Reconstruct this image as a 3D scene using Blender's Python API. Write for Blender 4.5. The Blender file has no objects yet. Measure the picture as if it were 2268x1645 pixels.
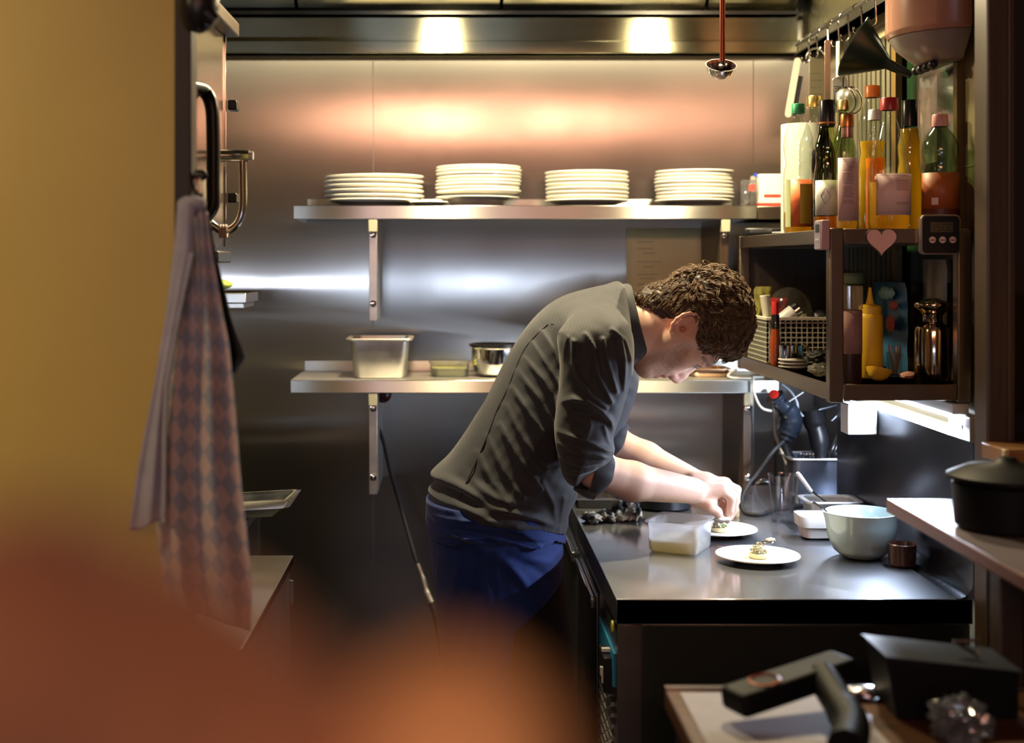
import bpy, bmesh, math, random
import numpy as np
from mathutils import Vector, Matrix, noise as mnoise
random.seed(7); np.random.seed(7)
PI = math.pi
SC = bpy.context.scene
COL = SC.collection
# ---------------------------------------------------------------- camera geometry
F, VX, HY, HC = 2950.0, 1005.0, 580.0, 1.52
def P(px, py, Y):
    return Vector(((px-VX)/F*Y, Y, HC-(py-HY)/F*Y))
def X_(px, Y): return (px-VX)/F*Y
def Z_(py, Y): return HC-(py-HY)/F*Y
cam = bpy.data.cameras.new('camera'); camo = bpy.data.objects.new('camera', cam); COL.objects.link(camo)
camo.location = (0, 0, HC); camo.rotation_euler = (PI/2, 0, 0)
cam.sensor_width = 36; cam.lens = F*36/2268
cam.shift_x = (1134-VX)/2268; cam.shift_y = -(822.5-HY)/2268
cam.clip_start = 0.01
cam.dof.use_dof = True; cam.dof.focus_distance = 2.86; cam.dof.aperture_fstop = 2.3
SC.camera = camo
SC.view_settings.view_transform = 'Standard'; SC.view_settings.look = 'None'
SC.view_settings.gamma = 1; SC.view_settings.use_curve_mapping = False
SC.view_settings.exposure = 0.0
# ---------------------------------------------------------------- materials
def lin(h):
    if isinstance(h, str):
        h = h.lstrip('#'); c = [int(h[i:i+2], 16)/255 for i in (0, 2, 4)]
        return tuple(((x+.055)/1.055)**2.4 if x > .04045 else x/12.92 for x in c)
    return h
def sset(b, **kw):
    for k, v in kw.items():
        k = k.replace('_', ' ')
        if k in b.inputs: b.inputs[k].default_value = v
def mat(name, col, rough=.5, metal=0, nscale=None, namt=.15, bump=0, bscale=60, emit=None, estr=0, trans=0,
        coat=0, sss=0, sheen=0, spec=None, rvar=0, alpha=None, stretch=(1,1,1), bdist=.002):
    m = bpy.data.materials.new(name); m.use_nodes = True
    nt = m.node_tree; b = nt.nodes['Principled BSDF']; c = lin(col)
    sset(b, Base_Color=(*c, 1), Roughness=rough, Metallic=metal, Transmission_Weight=trans, Coat_Weight=coat,
         Sheen_Weight=sheen, Subsurface_Weight=sss)
    if name.startswith('black') and spec is None: sset(b, Specular_IOR_Level=.3)
    if sss: sset(b, Subsurface_Radius=(.012, .004, .002), Subsurface_Scale=1.0)
    if spec is not None: sset(b, Specular_IOR_Level=spec)
    if alpha is not None: sset(b, Alpha=alpha)
    if emit is not None: sset(b, Emission_Color=(*lin(emit), 1), Emission_Strength=estr)
    tc = nt.nodes.new('ShaderNodeTexCoord'); mp = nt.nodes.new('ShaderNodeMapping'); mp.inputs['Scale'].default_value = stretch
    nt.links.new(tc.outputs['Object'], mp.inputs[0])
    if nscale:
        n = nt.nodes.new('ShaderNodeTexNoise'); n.inputs['Scale'].default_value = nscale; n.inputs['Detail'].default_value = 6
        nt.links.new(mp.outputs[0], n.inputs['Vector'])
        r = nt.nodes.new('ShaderNodeValToRGB')
        r.color_ramp.elements[0].position = .3; r.color_ramp.elements[1].position = .7
        r.color_ramp.elements[0].color = (*[x*(1-namt) for x in c], 1); r.color_ramp.elements[1].color = (*[min(1, x*(1+namt)) for x in c], 1)
        nt.links.new(n.outputs[0], r.inputs[0]); nt.links.new(r.outputs[0], b.inputs['Base Color'])
        if rvar:
            mr = nt.nodes.new('ShaderNodeMapRange'); mr.inputs[3].default_value = max(.02, rough-rvar); mr.inputs[4].default_value = rough+rvar
            nt.links.new(n.outputs[0], mr.inputs[0]); nt.links.new(mr.outputs[0], b.inputs['Roughness'])
    if bump:
        n2 = nt.nodes.new('ShaderNodeTexNoise'); n2.inputs['Scale'].default_value = bscale; n2.inputs['Detail'].default_value = 4
        nt.links.new(mp.outputs[0], n2.inputs['Vector'])
        bp = nt.nodes.new('ShaderNodeBump'); bp.inputs['Strength'].default_value = bump; bp.inputs['Distance'].default_value = bdist
        nt.links.new(n2.outputs[0], bp.inputs['Height']); nt.links.new(bp.outputs[0], b.inputs['Normal'])
    return m
def brushed(name, col, rough, aniso, tangent, grain=(1, 1, 1), gscale=30, rvar=.06, smudge=0, bump=0):
    """brushed sheet metal; tangent = direction across the grain, in which highlights spread"""
    m = mat(name, col, rough, 1)
    nt = m.node_tree; b = nt.nodes['Principled BSDF']
    sset(b, Anisotropic=aniso)
    v = nt.nodes.new('ShaderNodeCombineXYZ')
    for i in range(3): v.inputs[i].default_value = tangent[i]
    nt.links.new(v.outputs[0], b.inputs['Tangent'])
    mp = [n for n in nt.nodes if n.type == 'MAPPING'][0]; mp.inputs['Scale'].default_value = grain
    n = nt.nodes.new('ShaderNodeTexNoise'); n.inputs['Scale'].default_value = gscale; n.inputs['Detail'].default_value = 5
    nt.links.new(mp.outputs[0], n.inputs['Vector'])
    tc = [q for q in nt.nodes if q.type == 'TEX_COORD'][0]
    n3 = nt.nodes.new('ShaderNodeTexNoise'); n3.inputs['Scale'].default_value = 3.5; n3.inputs['Detail'].default_value = 5
    nt.links.new(tc.outputs['Object'], n3.inputs['Vector'])
    ad = nt.nodes.new('ShaderNodeMath'); ad.operation = 'ADD'
    mr = nt.nodes.new('ShaderNodeMapRange'); mr.inputs[3].default_value = rough-rvar; mr.inputs[4].default_value = rough+rvar
    mr2 = nt.nodes.new('ShaderNodeMapRange'); mr2.inputs[1].default_value = .35; mr2.inputs[2].default_value = .7
    mr2.inputs[3].default_value = -smudge; mr2.inputs[4].default_value = smudge
    nt.links.new(n.outputs[0], mr.inputs[0]); nt.links.new(n3.outputs[0], mr2.inputs[0])
    nt.links.new(mr.outputs[0], ad.inputs[0]); nt.links.new(mr2.outputs[0], ad.inputs[1]); nt.links.new(ad.outputs[0], b.inputs['Roughness'])
    if bump:
        bp = nt.nodes.new('ShaderNodeBump'); bp.inputs['Strength'].default_value = bump; bp.inputs['Distance'].default_value = .004
        nt.links.new(n3.outputs[0], bp.inputs['Height']); nt.links.new(bp.outputs[0], b.inputs['Normal'])
    return m
def two_lobe(m, rough2, fac):
    """second, smudgier reflection over the brushed one"""
    nt = m.node_tree; b = nt.nodes['Principled BSDF']; out = [n for n in nt.nodes if n.type == 'OUTPUT_MATERIAL'][0]
    g = nt.nodes.new('ShaderNodeBsdfPrincipled'); g.inputs['Base Color'].default_value = b.inputs['Base Color'].default_value
    sset(g, Metallic=1, Roughness=rough2, Anisotropic=b.inputs['Anisotropic'].default_value)
    nt.links.new(b.inputs['Tangent'].links[0].from_socket, g.inputs['Tangent'])
    mx = nt.nodes.new('ShaderNodeMixShader'); mx.inputs[0].default_value = fac
    nt.links.new(b.outputs[0], mx.inputs[1]); nt.links.new(g.outputs[0], mx.inputs[2]); nt.links.new(mx.outputs[0], out.inputs[0])
    return m
def thin(name, tint, gloss=.12, rough=.05, body=0, bodycol=None):
    """thin clear wall: tinted see-through with fresnel gloss, optional milky body"""
    m = bpy.data.materials.new(name); m.use_nodes = True; nt = m.node_tree; nt.nodes.clear()
    out = nt.nodes.new('ShaderNodeOutputMaterial'); tr = nt.nodes.new('ShaderNodeBsdfTransparent'); tr.inputs[0].default_value = (*lin(tint), 1)
    gl = nt.nodes.new('ShaderNodeBsdfGlossy'); gl.inputs['Roughness'].default_value = rough
    fr = nt.nodes.new('ShaderNodeLayerWeight'); fr.inputs[0].default_value = .5
    pw = nt.nodes.new('ShaderNodeMath'); pw.operation = 'POWER'; pw.inputs[1].default_value = 3.5; nt.links.new(fr.outputs['Facing'], pw.inputs[0])
    ad = nt.nodes.new('ShaderNodeMath'); ad.operation = 'MULTIPLY_ADD'; ad.inputs[1].default_value = .75; ad.inputs[2].default_value = .03+gloss*.15
    nt.links.new(pw.outputs[0], ad.inputs[0])
    mx = nt.nodes.new('ShaderNodeMixShader'); ad.use_clamp = True
    src = tr.outputs[0]
    if body:
        df = nt.nodes.new('ShaderNodeBsdfTranslucent'); df.inputs[0].default_value = (*lin(bodycol or tint), 1)
        d2 = nt.nodes.new('ShaderNodeBsdfDiffuse'); d2.inputs[0].default_value = (*lin(bodycol or tint), 1)
        ma = nt.nodes.new('ShaderNodeMixShader'); ma.inputs[0].default_value = .5
        nt.links.new(df.outputs[0], ma.inputs[1]); nt.links.new(d2.outputs[0], ma.inputs[2])
        mb = nt.nodes.new('ShaderNodeMixShader'); mb.inputs[0].default_value = body
        nt.links.new(tr.outputs[0], mb.inputs[1]); nt.links.new(ma.outputs[0], mb.inputs[2]); src = mb.outputs[0]
    nt.links.new(ad.outputs[0], mx.inputs[0]); nt.links.new(src, mx.inputs[1]); nt.links.new(gl.outputs[0], mx.inputs[2])
    nt.links.new(mx.outputs[0], out.inputs[0])
    return m
# ---------------------------------------------------------------- objects
def tag(o, label=None, cat=None, group=None, kind=None):
    if label: o['label'] = label
    if cat: o['category'] = cat
    if group: o['group'] = group
    if kind: o['kind'] = kind
    return o
def thing(name, label, cat, loc, group=None):
    o = bpy.data.objects.new(name, None); COL.objects.link(o); o.location = loc; o.empty_display_size = .05
    return tag(o, label, cat, group)
def wloc(o):
    v = Vector((0, 0, 0))
    while o is not None: v = v+Vector(o.location); o = o.parent
    return v
def copy_tree(o, parent=None):
    c = o.copy(); COL.objects.link(c); c.parent = parent
    for ch in list(o.children): copy_tree(ch, c)
    return c
class MB:
    def __init__(s): s.v = []; s.f = []
    def add(s, vs, fs):
        n = len(s.v); s.v += [Vector(v) for v in vs]; s.f += [tuple(i+n for i in f) for f in fs]; return s
    def box(s, x0, x1, y0, y1, z0, z1, M=None):
        vs = [Vector((x, y, z)) for x in (x0, x1) for y in (y0, y1) for z in (z0, z1)]
        if M: vs = [M @ v for v in vs]
        return s.add(vs, [(0,1,3,2),(4,6,7,5),(0,4,5,1),(2,3,7,6),(0,2,6,4),(1,5,7,3)])
    def tube(s, pts, r, seg=10, cap=True, flat=1.0, up=None):
        pts = [Vector(p) for p in pts]; n = len(pts)
        rs = r if isinstance(r, (list, tuple)) else [r]*n
        vs = []; u = None
        for i, p in enumerate(pts):
            d = (pts[min(i+1, n-1)]-pts[max(i-1, 0)]).normalized()
            if u is None:
                a = Vector(up) if up else (Vector((0, 0, 1)) if abs(d.z) < .9 else Vector((1, 0, 0)))
                u = (a-d*a.dot(d)).normalized()
            else:
                u2 = u-d*u.dot(d); u = u2.normalized() if u2.length > 1e-6 else u
            w = d.cross(u)
            for k in range(seg):
                a = 2*PI*k/seg
                vs.append(p+(u*math.cos(a)*flat+w*math.sin(a))*rs[i])
        fs = [(i*seg+k, i*seg+(k+1) % seg, (i+1)*seg+(k+1) % seg, (i+1)*seg+k) for i in range(n-1) for k in range(seg)]
        if cap: fs += [tuple(range(seg))[::-1], tuple((n-1)*seg+k for k in range(seg))]
        return s.add(vs, fs)
    def lathe(s, prof, c=(0, 0, 0), seg=32, M=None, sx=1, sy=1, closed=False):
        """prof = [(r, z)...]; r 0 closes the end"""
        c = Vector(c); vs = []; rings = []
        for r, z in prof:
            if r <= 1e-6:
                rings.append([len(vs)]); vs.append(Vector((0, 0, z)))
            else:
                rings.append(list(range(len(vs), len(vs)+seg)))
                vs += [Vector((r*sx*math.cos(2*PI*k/seg), r*sy*math.sin(2*PI*k/seg), z)) for k in range(seg)]
        if M: vs = [M @ v for v in vs]
        vs = [v+c for v in vs]; fs = []
        pr = list(zip(rings, rings[1:]))
        if closed: pr.append((rings[-1], rings[0]))
        for a, b in pr:
            for k in range(seg):
                k2 = (k+1) % seg
                if len(a) == 1 and len(b) == 1: continue
                if len(a) == 1: fs.append((a[0], b[k2], b[k]))
                elif len(b) == 1: fs.append((a[k], a[k2], b[0]))
                else: fs.append((a[k], a[k2], b[k2], b[k]))
        return s.add(vs, fs)
    def prism(s, poly, d, M=None, z0=0):
        """poly in xy extruded along z from z0 by d, then M"""
        n = len(poly); vs = [Vector((x, y, z0)) for x, y in poly]+[Vector((x, y, z0+d)) for x, y in poly]
        if M: vs = [M @ v for v in vs]
        return s.add(vs, [tuple(range(n))[::-1], tuple(range(n, 2*n))]+[(i, (i+1) % n, n+(i+1) % n, n+i) for i in range(n)])
    def rings(s, rs, cap0=True, cap1=True):
        n = len(rs[0]); vs = [v for r in rs for v in r]
        fs = [(i*n+k, i*n+(k+1) % n, (i+1)*n+(k+1) % n, (i+1)*n+k) for i in range(len(rs)-1) for k in range(n)]
        if cap0: fs.append(tuple(range(n))[::-1])
        if cap1: fs.append(tuple((len(rs)-1)*n+k for k in range(n)))
        return s.add(vs, fs)
    def grid(s, nu, nv, fn):
        vs = [fn(i/(nu-1), j/(nv-1)) for i in range(nu) for j in range(nv)]
        return s.add(vs, [(i*nv+j, (i+1)*nv+j, (i+1)*nv+j+1, i*nv+j+1) for i in range(nu-1) for j in range(nv-1)])
    def blob(s, c, r, sub=3, amp=.1, freq=8, M=None, flatz=None, seed=0):
        bm = bmesh.new(); bmesh.ops.create_icosphere(bm, subdivisions=sub, radius=1)
        vs = []
        for v in bm.verts:
            p = v.co.normalized()
            n = mnoise.noise(p*freq+Vector((seed*3.1, seed*1.7, seed)))+.5*mnoise.noise(p*freq*2.3+Vector((seed, 5, 1)))
            q = p*(1+amp*n)
            q = Vector((q.x*r[0], q.y*r[1], q.z*r[2]))
            if flatz is not None: q.z = max(q.z, flatz)
            if M: q = M @ q
            vs.append(q+Vector(c))
        fs = [tuple(v.index for v in f.verts) for f in bm.faces]; bm.free()
        return s.add(vs, fs)
    def build(s, name, m, parent=None, smooth=True, bevel=0, solid=0, sub=0, bseg=2, kind=None, label=None, auto=40):
        me = bpy.data.meshes.new(name); off = wloc(parent) if parent else Vector((0, 0, 0))
        me.from_pydata([tuple(v-off) for v in s.v], [], s.f); me.update()
        bm = bmesh.new(); bm.from_mesh(me); bmesh.ops.recalc_face_normals(bm, faces=bm.faces); bm.to_mesh(me); bm.free()
        ms = m if isinstance(m, (list, tuple)) else [m]
        for q in ms: me.materials.append(q)
        if smooth: me.shade_smooth(); 
        if smooth and auto: me.set_sharp_from_angle(angle=math.radians(auto))
        o = bpy.data.objects.new(name, me); COL.objects.link(o); o.parent = parent
        if solid:
            q = o.modifiers.new('solid', 'SOLIDIFY'); q.thickness = solid; q.offset = 0
        if bevel:
            q = o.modifiers.new('bevel', 'BEVEL'); q.width = bevel; q.segments = bseg; q.limit_method = 'ANGLE'; q.harden_normals = False
        if sub:
            q = o.modifiers.new('sub', 'SUBSURF'); q.levels = sub; q.render_levels = sub
        return tag(o, label, None, None, kind)
def solo(name, mb, m, label, cat, group=None, **kw):
    """a thing that is a single mesh, origin at its base centre"""
    lo = Vector([min(v[i] for v in mb.v) for i in range(3)]); hi = Vector([max(v[i] for v in mb.v) for i in range(3)])
    c = Vector(((lo.x+hi.x)/2, (lo.y+hi.y)/2, lo.z)); mb.v = [v-c for v in mb.v]
    o = mb.build(name, m, None, **kw); o.location = c
    return tag(o, label, cat, group)
def struct(name, mb, m, **kw):
    kw.setdefault('smooth', False)
    return mb.build(name, m, None, kind='structure', **kw)
def rrect(hx, hy, r, n=5):
    out = []
    for cx, cy, a0 in ((hx-r, hy-r, 0), (-hx+r, hy-r, 90), (-hx+r, -hy+r, 180), (hx-r, -hy+r, 270)):
        for k in range(n+1):
            a = math.radians(a0+90*k/n); out.append((cx+r*math.cos(a), cy+r*math.sin(a)))
    return out
def rot(axis, deg): return Matrix.Rotation(math.radians(deg), 4, axis)
def pan_mb(cx, cy, z, hx, hy, h, t=.0012, taper=.9, r=.02, lip=.008, M=None):
    """open-topped gastronorm style container with a flat lip"""
    def ring(sx, sy, rr, zz): return [Vector((x, y, zz)) for x, y in rrect(sx, sy, rr)]
    bx, by = hx*taper, hy*taper
    rs = [ring(bx*.93, by*.93, r*.8, 0), ring(bx, by, r, .006), ring(hx-lip, hy-lip, r, h-.004), ring(hx, hy, r+.004, h-.002), ring(hx, hy, r+.004, h),
          ring(hx-lip-t, hy-lip-t, r, h), ring(bx-t, by-t, r, .006+t), ring(bx*.9, by*.9, r*.8, t)]
    m = MB(); m.rings(rs)
    T = Matrix.Translation((cx, cy, z)) @ (M or Matrix.Identity(4)); m.v = [T @ v for v in m.v]
    return m
def rim_mb(cx, cy, z, hx, hy, w=.010, h=.004, r=.02, M=None):
    m = MB(); T = Matrix.Translation((cx, cy, z)) @ (M or Matrix.Identity(4))
    R = lambda a, zz: [T @ Vector((x, y, zz)) for x, y in rrect(hx-a, hy-a, r)]
    rs = [R(w, 0), R(0, 0), R(-.0008, h*.5), R(0, h), R(w, h)]
    return m.rings(rs+[rs[0]], False, False)
def smooth_path(pts, n=6):
    pts = [Vector(p) for p in pts]; out = []
    for i in range(len(pts)-1):
        p0, p1, p2, p3 = pts[max(i-1, 0)], pts[i], pts[i+1], pts[min(i+2, len(pts)-1)]
        for k in range(n):
            t = k/n
            out.append(.5*((2*p1)+(-p0+p2)*t+(2*p0-5*p1+4*p2-p3)*t*t+(-p0+3*p1-3*p2+p3)*t**3))
    return out+[pts[-1]]
# ================================================================ room
M_steel_wall = two_lobe(brushed('steel_wall', (.43, .42, .40), .19, 1, (1, 0, 0), (60, 60, .6), 12, .02, .03, .04), .40, .42)
M_shelf = brushed('steel_shelf', (.62, .61, .56), .32, 1, (0, 0, 1), (.6, 40, 40), 12, .03, .03)
M_top = two_lobe(brushed('steel_worktop', (.42, .44, .49), .13, .5, (0, 1, 0), (1, 60, 60), 6, .04, .05), .36, .42)
M_shelftop = brushed('steel_shelf_top', (.62, .60, .56), .42, .3, (0, 1, 0), (1, 40, 40), 12, .03, .03)
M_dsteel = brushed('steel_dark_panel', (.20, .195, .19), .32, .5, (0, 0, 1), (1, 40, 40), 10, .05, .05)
M_hood = brushed('steel_hood', (.56, .53, .37), .24, 1, (0, 0, 1), (.6, 40, 40), 10, .03, .04)
M_chrome = mat('chrome', (.75, .74, .72), .12, 1)
M_steel = mat('polished_steel', (.62, .61, .59), .2, 1, 30, .08, rvar=.06)
M_steelr = mat('dull_steel', (.5, .49, .47), .38, 1, 25, .1, rvar=.06)
M_black = mat('black_plastic', (.012, .012, .014), .35, 0, 20, .2)
M_rubber = mat('black_rubber', (.01, .01, .012), .6)
M_ochre = mat('ochre_paint', '#a8944e', .55, 0, 3.5, .06, .12, 90)
M_blacktrim = mat('black_painted_wood', (.012, .010, .010), .45, 0, 10, .2)
M_brownpost = mat('dark_brown_wood', (.045, .026, .014), .4, 0, 8, .25, stretch=(20, 20, 1))
M_tile = mat('cream_tile', (.27, .22, .13), .25, 0, 6, .05)
M_floor = mat('dark_floor_tile', (.035, .034, .036), .45, 0, 8, .2)
M_ceil = mat('ceiling_paint', (.42, .36, .28), .8, 0, 4, .05)
M_dining = mat('dining_wall_paint', (.42, .29, .13), .7, 0, 3, .15)
M_white = mat('white_plastic', (.75, .75, .74), .35, 0, 20, .04)

struct('floor', MB().box(-3, 3, -3, 3.87, -.1, 0), M_floor)
struct('ceiling', MB().box(-3, 3, -3, 3.87, 2.75, 2.85), M_ceil)
wb = struct('wall_back', MB().box(-1.12, 1.14, 3.75, 3.87, 0, 2.75), M_steel_wall)
for px in (827, 1668):
    x = X_(px, 3.75)
    MB().box(x-.0008, x+.0008, 3.7485, 3.75, 0, 2.09).build('panel_joint', M_dsteel, wb, False)
for px in (1716,):
    x = X_(px, 3.75)
    MB().box(x-.004, x+.004, 3.744, 3.75, .9, 1.18).build('panel_edge', M_brownpost, wb, False)
struct('wall_left', MB().box(-3, -.418, 2.0, 2.03, 0, 2.75), M_ochre)
struct('wall_kitchen_left', MB().box(-1.12, -1.02, 2.12, 3.75, 0, 2.75), M_tile)
struct('wall_front', MB().box(-3, 3, -3.1, -3, 0, 2.75), M_dining)
struct('wall_dining_left', MB().box(-3.1, -3, -3, 2.0, 0, 2.75), M_dining)
struct('wall_dining_right', MB().box(3, 3.1, -3, 3.87, 0, 2.75), M_dining)
struct('wall_dining_back', MB().box(1.14, 3, 3.75, 3.87, 0, 2.75), mat('dark_wall_paint', (.02, .015, .012), .8))
# right kitchen wall with a window opening
wy0, wy1, wz0, wz1 = 2.68, 3.03, 1.33, 2.08
wr = struct('wall_right', MB().box(1.02, 1.14, 2.55, wy0, 0, 2.75).box(1.02, 1.14, wy1, 3.75, 0, 2.75)
            .box(1.02, 1.14, wy0, wy1, 0, wz0).box(1.02, 1.14, wy0, wy1, wz1, 2.75), M_tile)
g = MB()
for z in (1.42, 1.71, 2.0, 2.29):
    g.box(1.0185, 1.0205, 2.55, wy0, z-.0015, z+.0015).box(1.0185, 1.0205, 3.04, 3.75, z-.0015, z+.0015)
g.build('grout_line', mat('grout', (.25, .22, .16), .8), wr, False)
w1 = struct('window_1', MB().box(1.005, 1.05, wy0-.02, wy0, wz0-.02, wz1+.02).box(1.005, 1.05, wy1, wy1+.03, wz0-.02, wz1+.02)
            .box(1.005, 1.05, wy0, wy1, wz0-.02, wz0).box(1.005, 1.05, wy0, wy1, wz1, wz1+.02), mat('ochre_window_frame', (.10, .06, .01), .4, 0, 12, .2))
MB().box(1.03, 1.036, wy0, wy1, wz0, wz1).build('window_pane', mat('dark_green_glass', (.012, .030, .012), .12, 0, 5, .4, .3, 8, spec=.8), w1, False)
# ridged pale panel beyond the window
g = MB()
for i in range(12):
    y = 3.08+i*.036
    g.box(1.008, 1.02, y, y+.022, 1.33, 2.05)
struct('trim_1', g, mat('pale_ridged_panel', (.09, .085, .055), .4, 0, 10, .1))
struct('trim_2', MB().box(-.418, -.392, 1.99, 2.035, 0, 2.75), M_blacktrim, bevel=.003)
struct('trim_3', MB().box(.945, .985, 2.36, 2.42, 0, 2.75).box(.985, 1.0, 2.37, 2.42, 0, 2.75), M_brownpost, bevel=.004)
struct('trim_4', MB().box(1.012, 1.022, 2.53, 2.56, .9, 1.6), M_steel, bevel=.001)
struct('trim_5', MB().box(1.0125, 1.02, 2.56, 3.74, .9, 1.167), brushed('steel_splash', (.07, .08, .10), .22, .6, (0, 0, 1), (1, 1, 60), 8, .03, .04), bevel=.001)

# ---------------------------------------------------------------- extractor hood
hood = thing('extractor_hood', 'wide brushed steel extractor hood canopy across the top of the kitchen', 'extractor hood', (0, 3.6, 2.08))
hx0, hx1 = -1.0, .955
g = MB(); g.box(hx0, hx1, 3.70, 3.749, 2.0995, 2.104).box(hx0, hx1, 3.70, 3.704, 2.0995, 2.1346)
g.build('back_gutter', M_hood, hood, bevel=.002)
MB().box(hx0, hx1, 3.722, 3.730, 2.104, 2.202).build('baffle_panel', M_hood, hood)
g = MB().box(hx0, hx1, 3.69, 3.73, 2.206, 2.216); g.build('filter_ledge', M_dsteel, hood)
for k, (a, b) in enumerate(((-1.0, -.44), (-.435, .13), (.135, .70), (.705, .955))):
    fr = MB(); T = Matrix.Translation((0, 3.72, 2.217)) @ rot('X', -40)
    fr.box(a, b, -.42, 0, 0, .012, T)
    f_ = fr.build('grease_filter', M_hood, hood, bevel=.003)
MB().box(hx1, hx1+.045, 2.88, 3.74, 2.0995, 2.1346).build('side_gutter', M_dsteel, hood, bevel=.002)
MB().box(hx1+.02, hx1+.03, 2.88, 3.74, 2.1346, 2.5).build('side_panel', M_hood, hood)
for x in (-.04, .64):
    MB().lathe([(.06, 0), (.075, 0), (.075, .04), (0, .04), (0, .01), (.06, .01)], (x, 3.08, 2.265), 24).build('lamp_housing', M_steelr, hood)
MB().box(hx0, hx1+.045, 1.95, 3.74, 2.50, 2.53).build('top_panel', M_hood, hood, bevel=.002)
MB().box(hx0, hx1+.045, 1.95, 1.97, 2.22, 2.5).build('front_panel', M_hood, hood, bevel=.002)

# ---------------------------------------------------------------- wall shelves
def shelf(label, x0, x1, z, th):
    t = thing('wall_shelf', label, 'shelf', ((x0+x1)/2, 3.6, z), 'steel wall shelves')
    yf = 3.457
    MB().box(x0, x1, yf, 3.749, z-.003, z).build('shelf_top', M_shelftop, t)
    MB().box(x0, x1, yf-.0005, yf+.004, z-th, z+.0002).box(x0, x0+.004, yf, 3.745, z-th, z).box(x1-.004, x1, yf, 3.745, z-th, z)\
        .build('shelf_board', M_shelf, t, bevel=.0015)
    MB().box(x0+.005, x1-.005, 3.744, 3.749, z, z+.03).build('upstand', M_shelf, t, bevel=.001)
    for px in (823, 1612 if z > 1.5 else 1663):
        xa = X_(px-8, 3.43); xb = xa+.021
        b = MB().box(xa, xa+.002, 3.48, 3.749, z-.30, z-th-.001).box(xa+.019, xb, 3.48, 3.749, z-.30, z-th-.001).box(xa, xb, 3.478, 3.482, z-.30, z-th-.001)
        br = b.build('bracket', M_steelr if px < 1000 else M_brownpost, t, bevel=.001)
        MB().box(xa-.001, xb+.001, 3.458, 3.477, z-th-.034, z-th).build('bracket_cap', mat('pale_cap', (.45, .42, .30), .5), br, bevel=.002)
        for dz in (.075, .255):
            MB().lathe([(0, 0), (.009, 0), (.009, .003), (.005, .005), (0, .005)], (xa+.0105, 3.478, z-dz), 16, rot('X', 90)).build('bolt', M_chrome, br)
    return t
ZT, ZL = Z_(455, 3.457), Z_(842, 3.457)
shelf('upper brushed steel wall shelf holding the stacks of white plates', -.416, .787, ZT, .035)
shelf('lower brushed steel wall shelf behind the chef holding steel pans', -.424, .844, ZL, .033)

# ---------------------------------------------------------------- prep table with cooling unit
TX0, TX1, TY0, TY1, TZ = .299, .955, 2.45, 3.70, .90
t = thing('prep_table', 'stainless steel refrigerated prep table with shiny worktop in front of the chef', 'prep table', ((TX0+TX1)/2, 3.07, 0))
g = MB().box(TX0, TX1, TY0, TY1, TZ-.0465, TZ); g.build('worktop', M_top, t, bevel=.0012)
sp = []
for k in range(7):
    a = PI/2*k/6; sp.append((TX1-.03+.03*math.sin(a), TZ+.03-.03*math.cos(a)))
out = [(x, z) for x, z in sp]+[(TX1, 1.187), (TX1+.003, 1.187), (TX1+.003, TZ-.001), (TX1-.03, TZ-.001)]
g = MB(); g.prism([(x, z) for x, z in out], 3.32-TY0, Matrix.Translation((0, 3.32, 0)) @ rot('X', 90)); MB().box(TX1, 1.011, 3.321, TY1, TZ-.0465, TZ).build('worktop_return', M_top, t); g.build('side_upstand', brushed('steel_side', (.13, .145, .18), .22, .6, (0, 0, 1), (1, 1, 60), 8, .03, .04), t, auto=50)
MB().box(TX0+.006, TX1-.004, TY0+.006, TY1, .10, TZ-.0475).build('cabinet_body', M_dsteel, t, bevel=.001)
MB().box(TX0+.003, TX0+.047, TY0+.003, TY0+.012, .08, TZ-.0475).build('corner_post', mat('brown_steel', (.20, .16, .13), .35, 1, 20, .1), t, bevel=.001)
MB().box(TX0+.048, TX1-.004, TY0+.0035, TY0+.008, .10, TZ-.049).build('end_panel', mat('dark_panel', (.05, .06, .06), .35, .8), t, bevel=.001)
for x, y in ((TX0+.05, TY0+.05), (TX1-.05, TY0+.05), (TX0+.05, TY1-.05), (TX1-.05, TY1-.05)):
    MB().tube([(x, y, 0), (x, y, .101)], .02, 12).build('leg', M_steelr, t)
for k in range(2):
    y0 = 2.80+k*.44
    d = MB().box(TX0+.001, TX0+.006, y0, y0+.42, .18, TZ-.075).build('cooler_door', M_dsteel, t, bevel=.002)
    MB().box(TX0-.010, TX0+.001, y0+.02, y0+.40, TZ-.115, TZ-.090).build('door_handle', M_steel, d, bevel=.003)
MB().box(TX0+.001, TX0+.0055, 2.50, 2.76, .722, .785).build('control_panel', mat('blue_sticker', (.02, .22, .42), .4), t, False)
ct = MB().box(TX0-.014, TX0+.001, 2.53, 2.62, .70, .768).build('rocker_switch', M_black, t, bevel=.002)
MB().box(TX0-.0155, TX0-.013, 2.545, 2.555, .715, .745).box(TX0-.0155, TX0-.013, 2.57, 2.58, .722, .738).build('switch_mark', M_white, ct, False)
MB().box(TX0-.014, TX0+.001, 2.56, 2.57, .771, .777).build('indicator', M_white, ct, False)
for k in range(13):
    z = .68-k*.021; m = MB()
    for j in range(5):
        y = 2.52+j*.046
        m.box(TX0-.002, TX0+.0055, y, y+.036, z, z+.007)
    m.build('vent_slot', M_steelr, t, False)
MB().lathe([(0, 0), (.011, 0), (.010, .003), (0, .004)], (TX0-.0005, TY0+.045, TZ-.062), 20, rot('Y', -90)).build('round_sticker', mat('yellow_sticker', (.5, .5, .03), .5), t)

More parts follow.
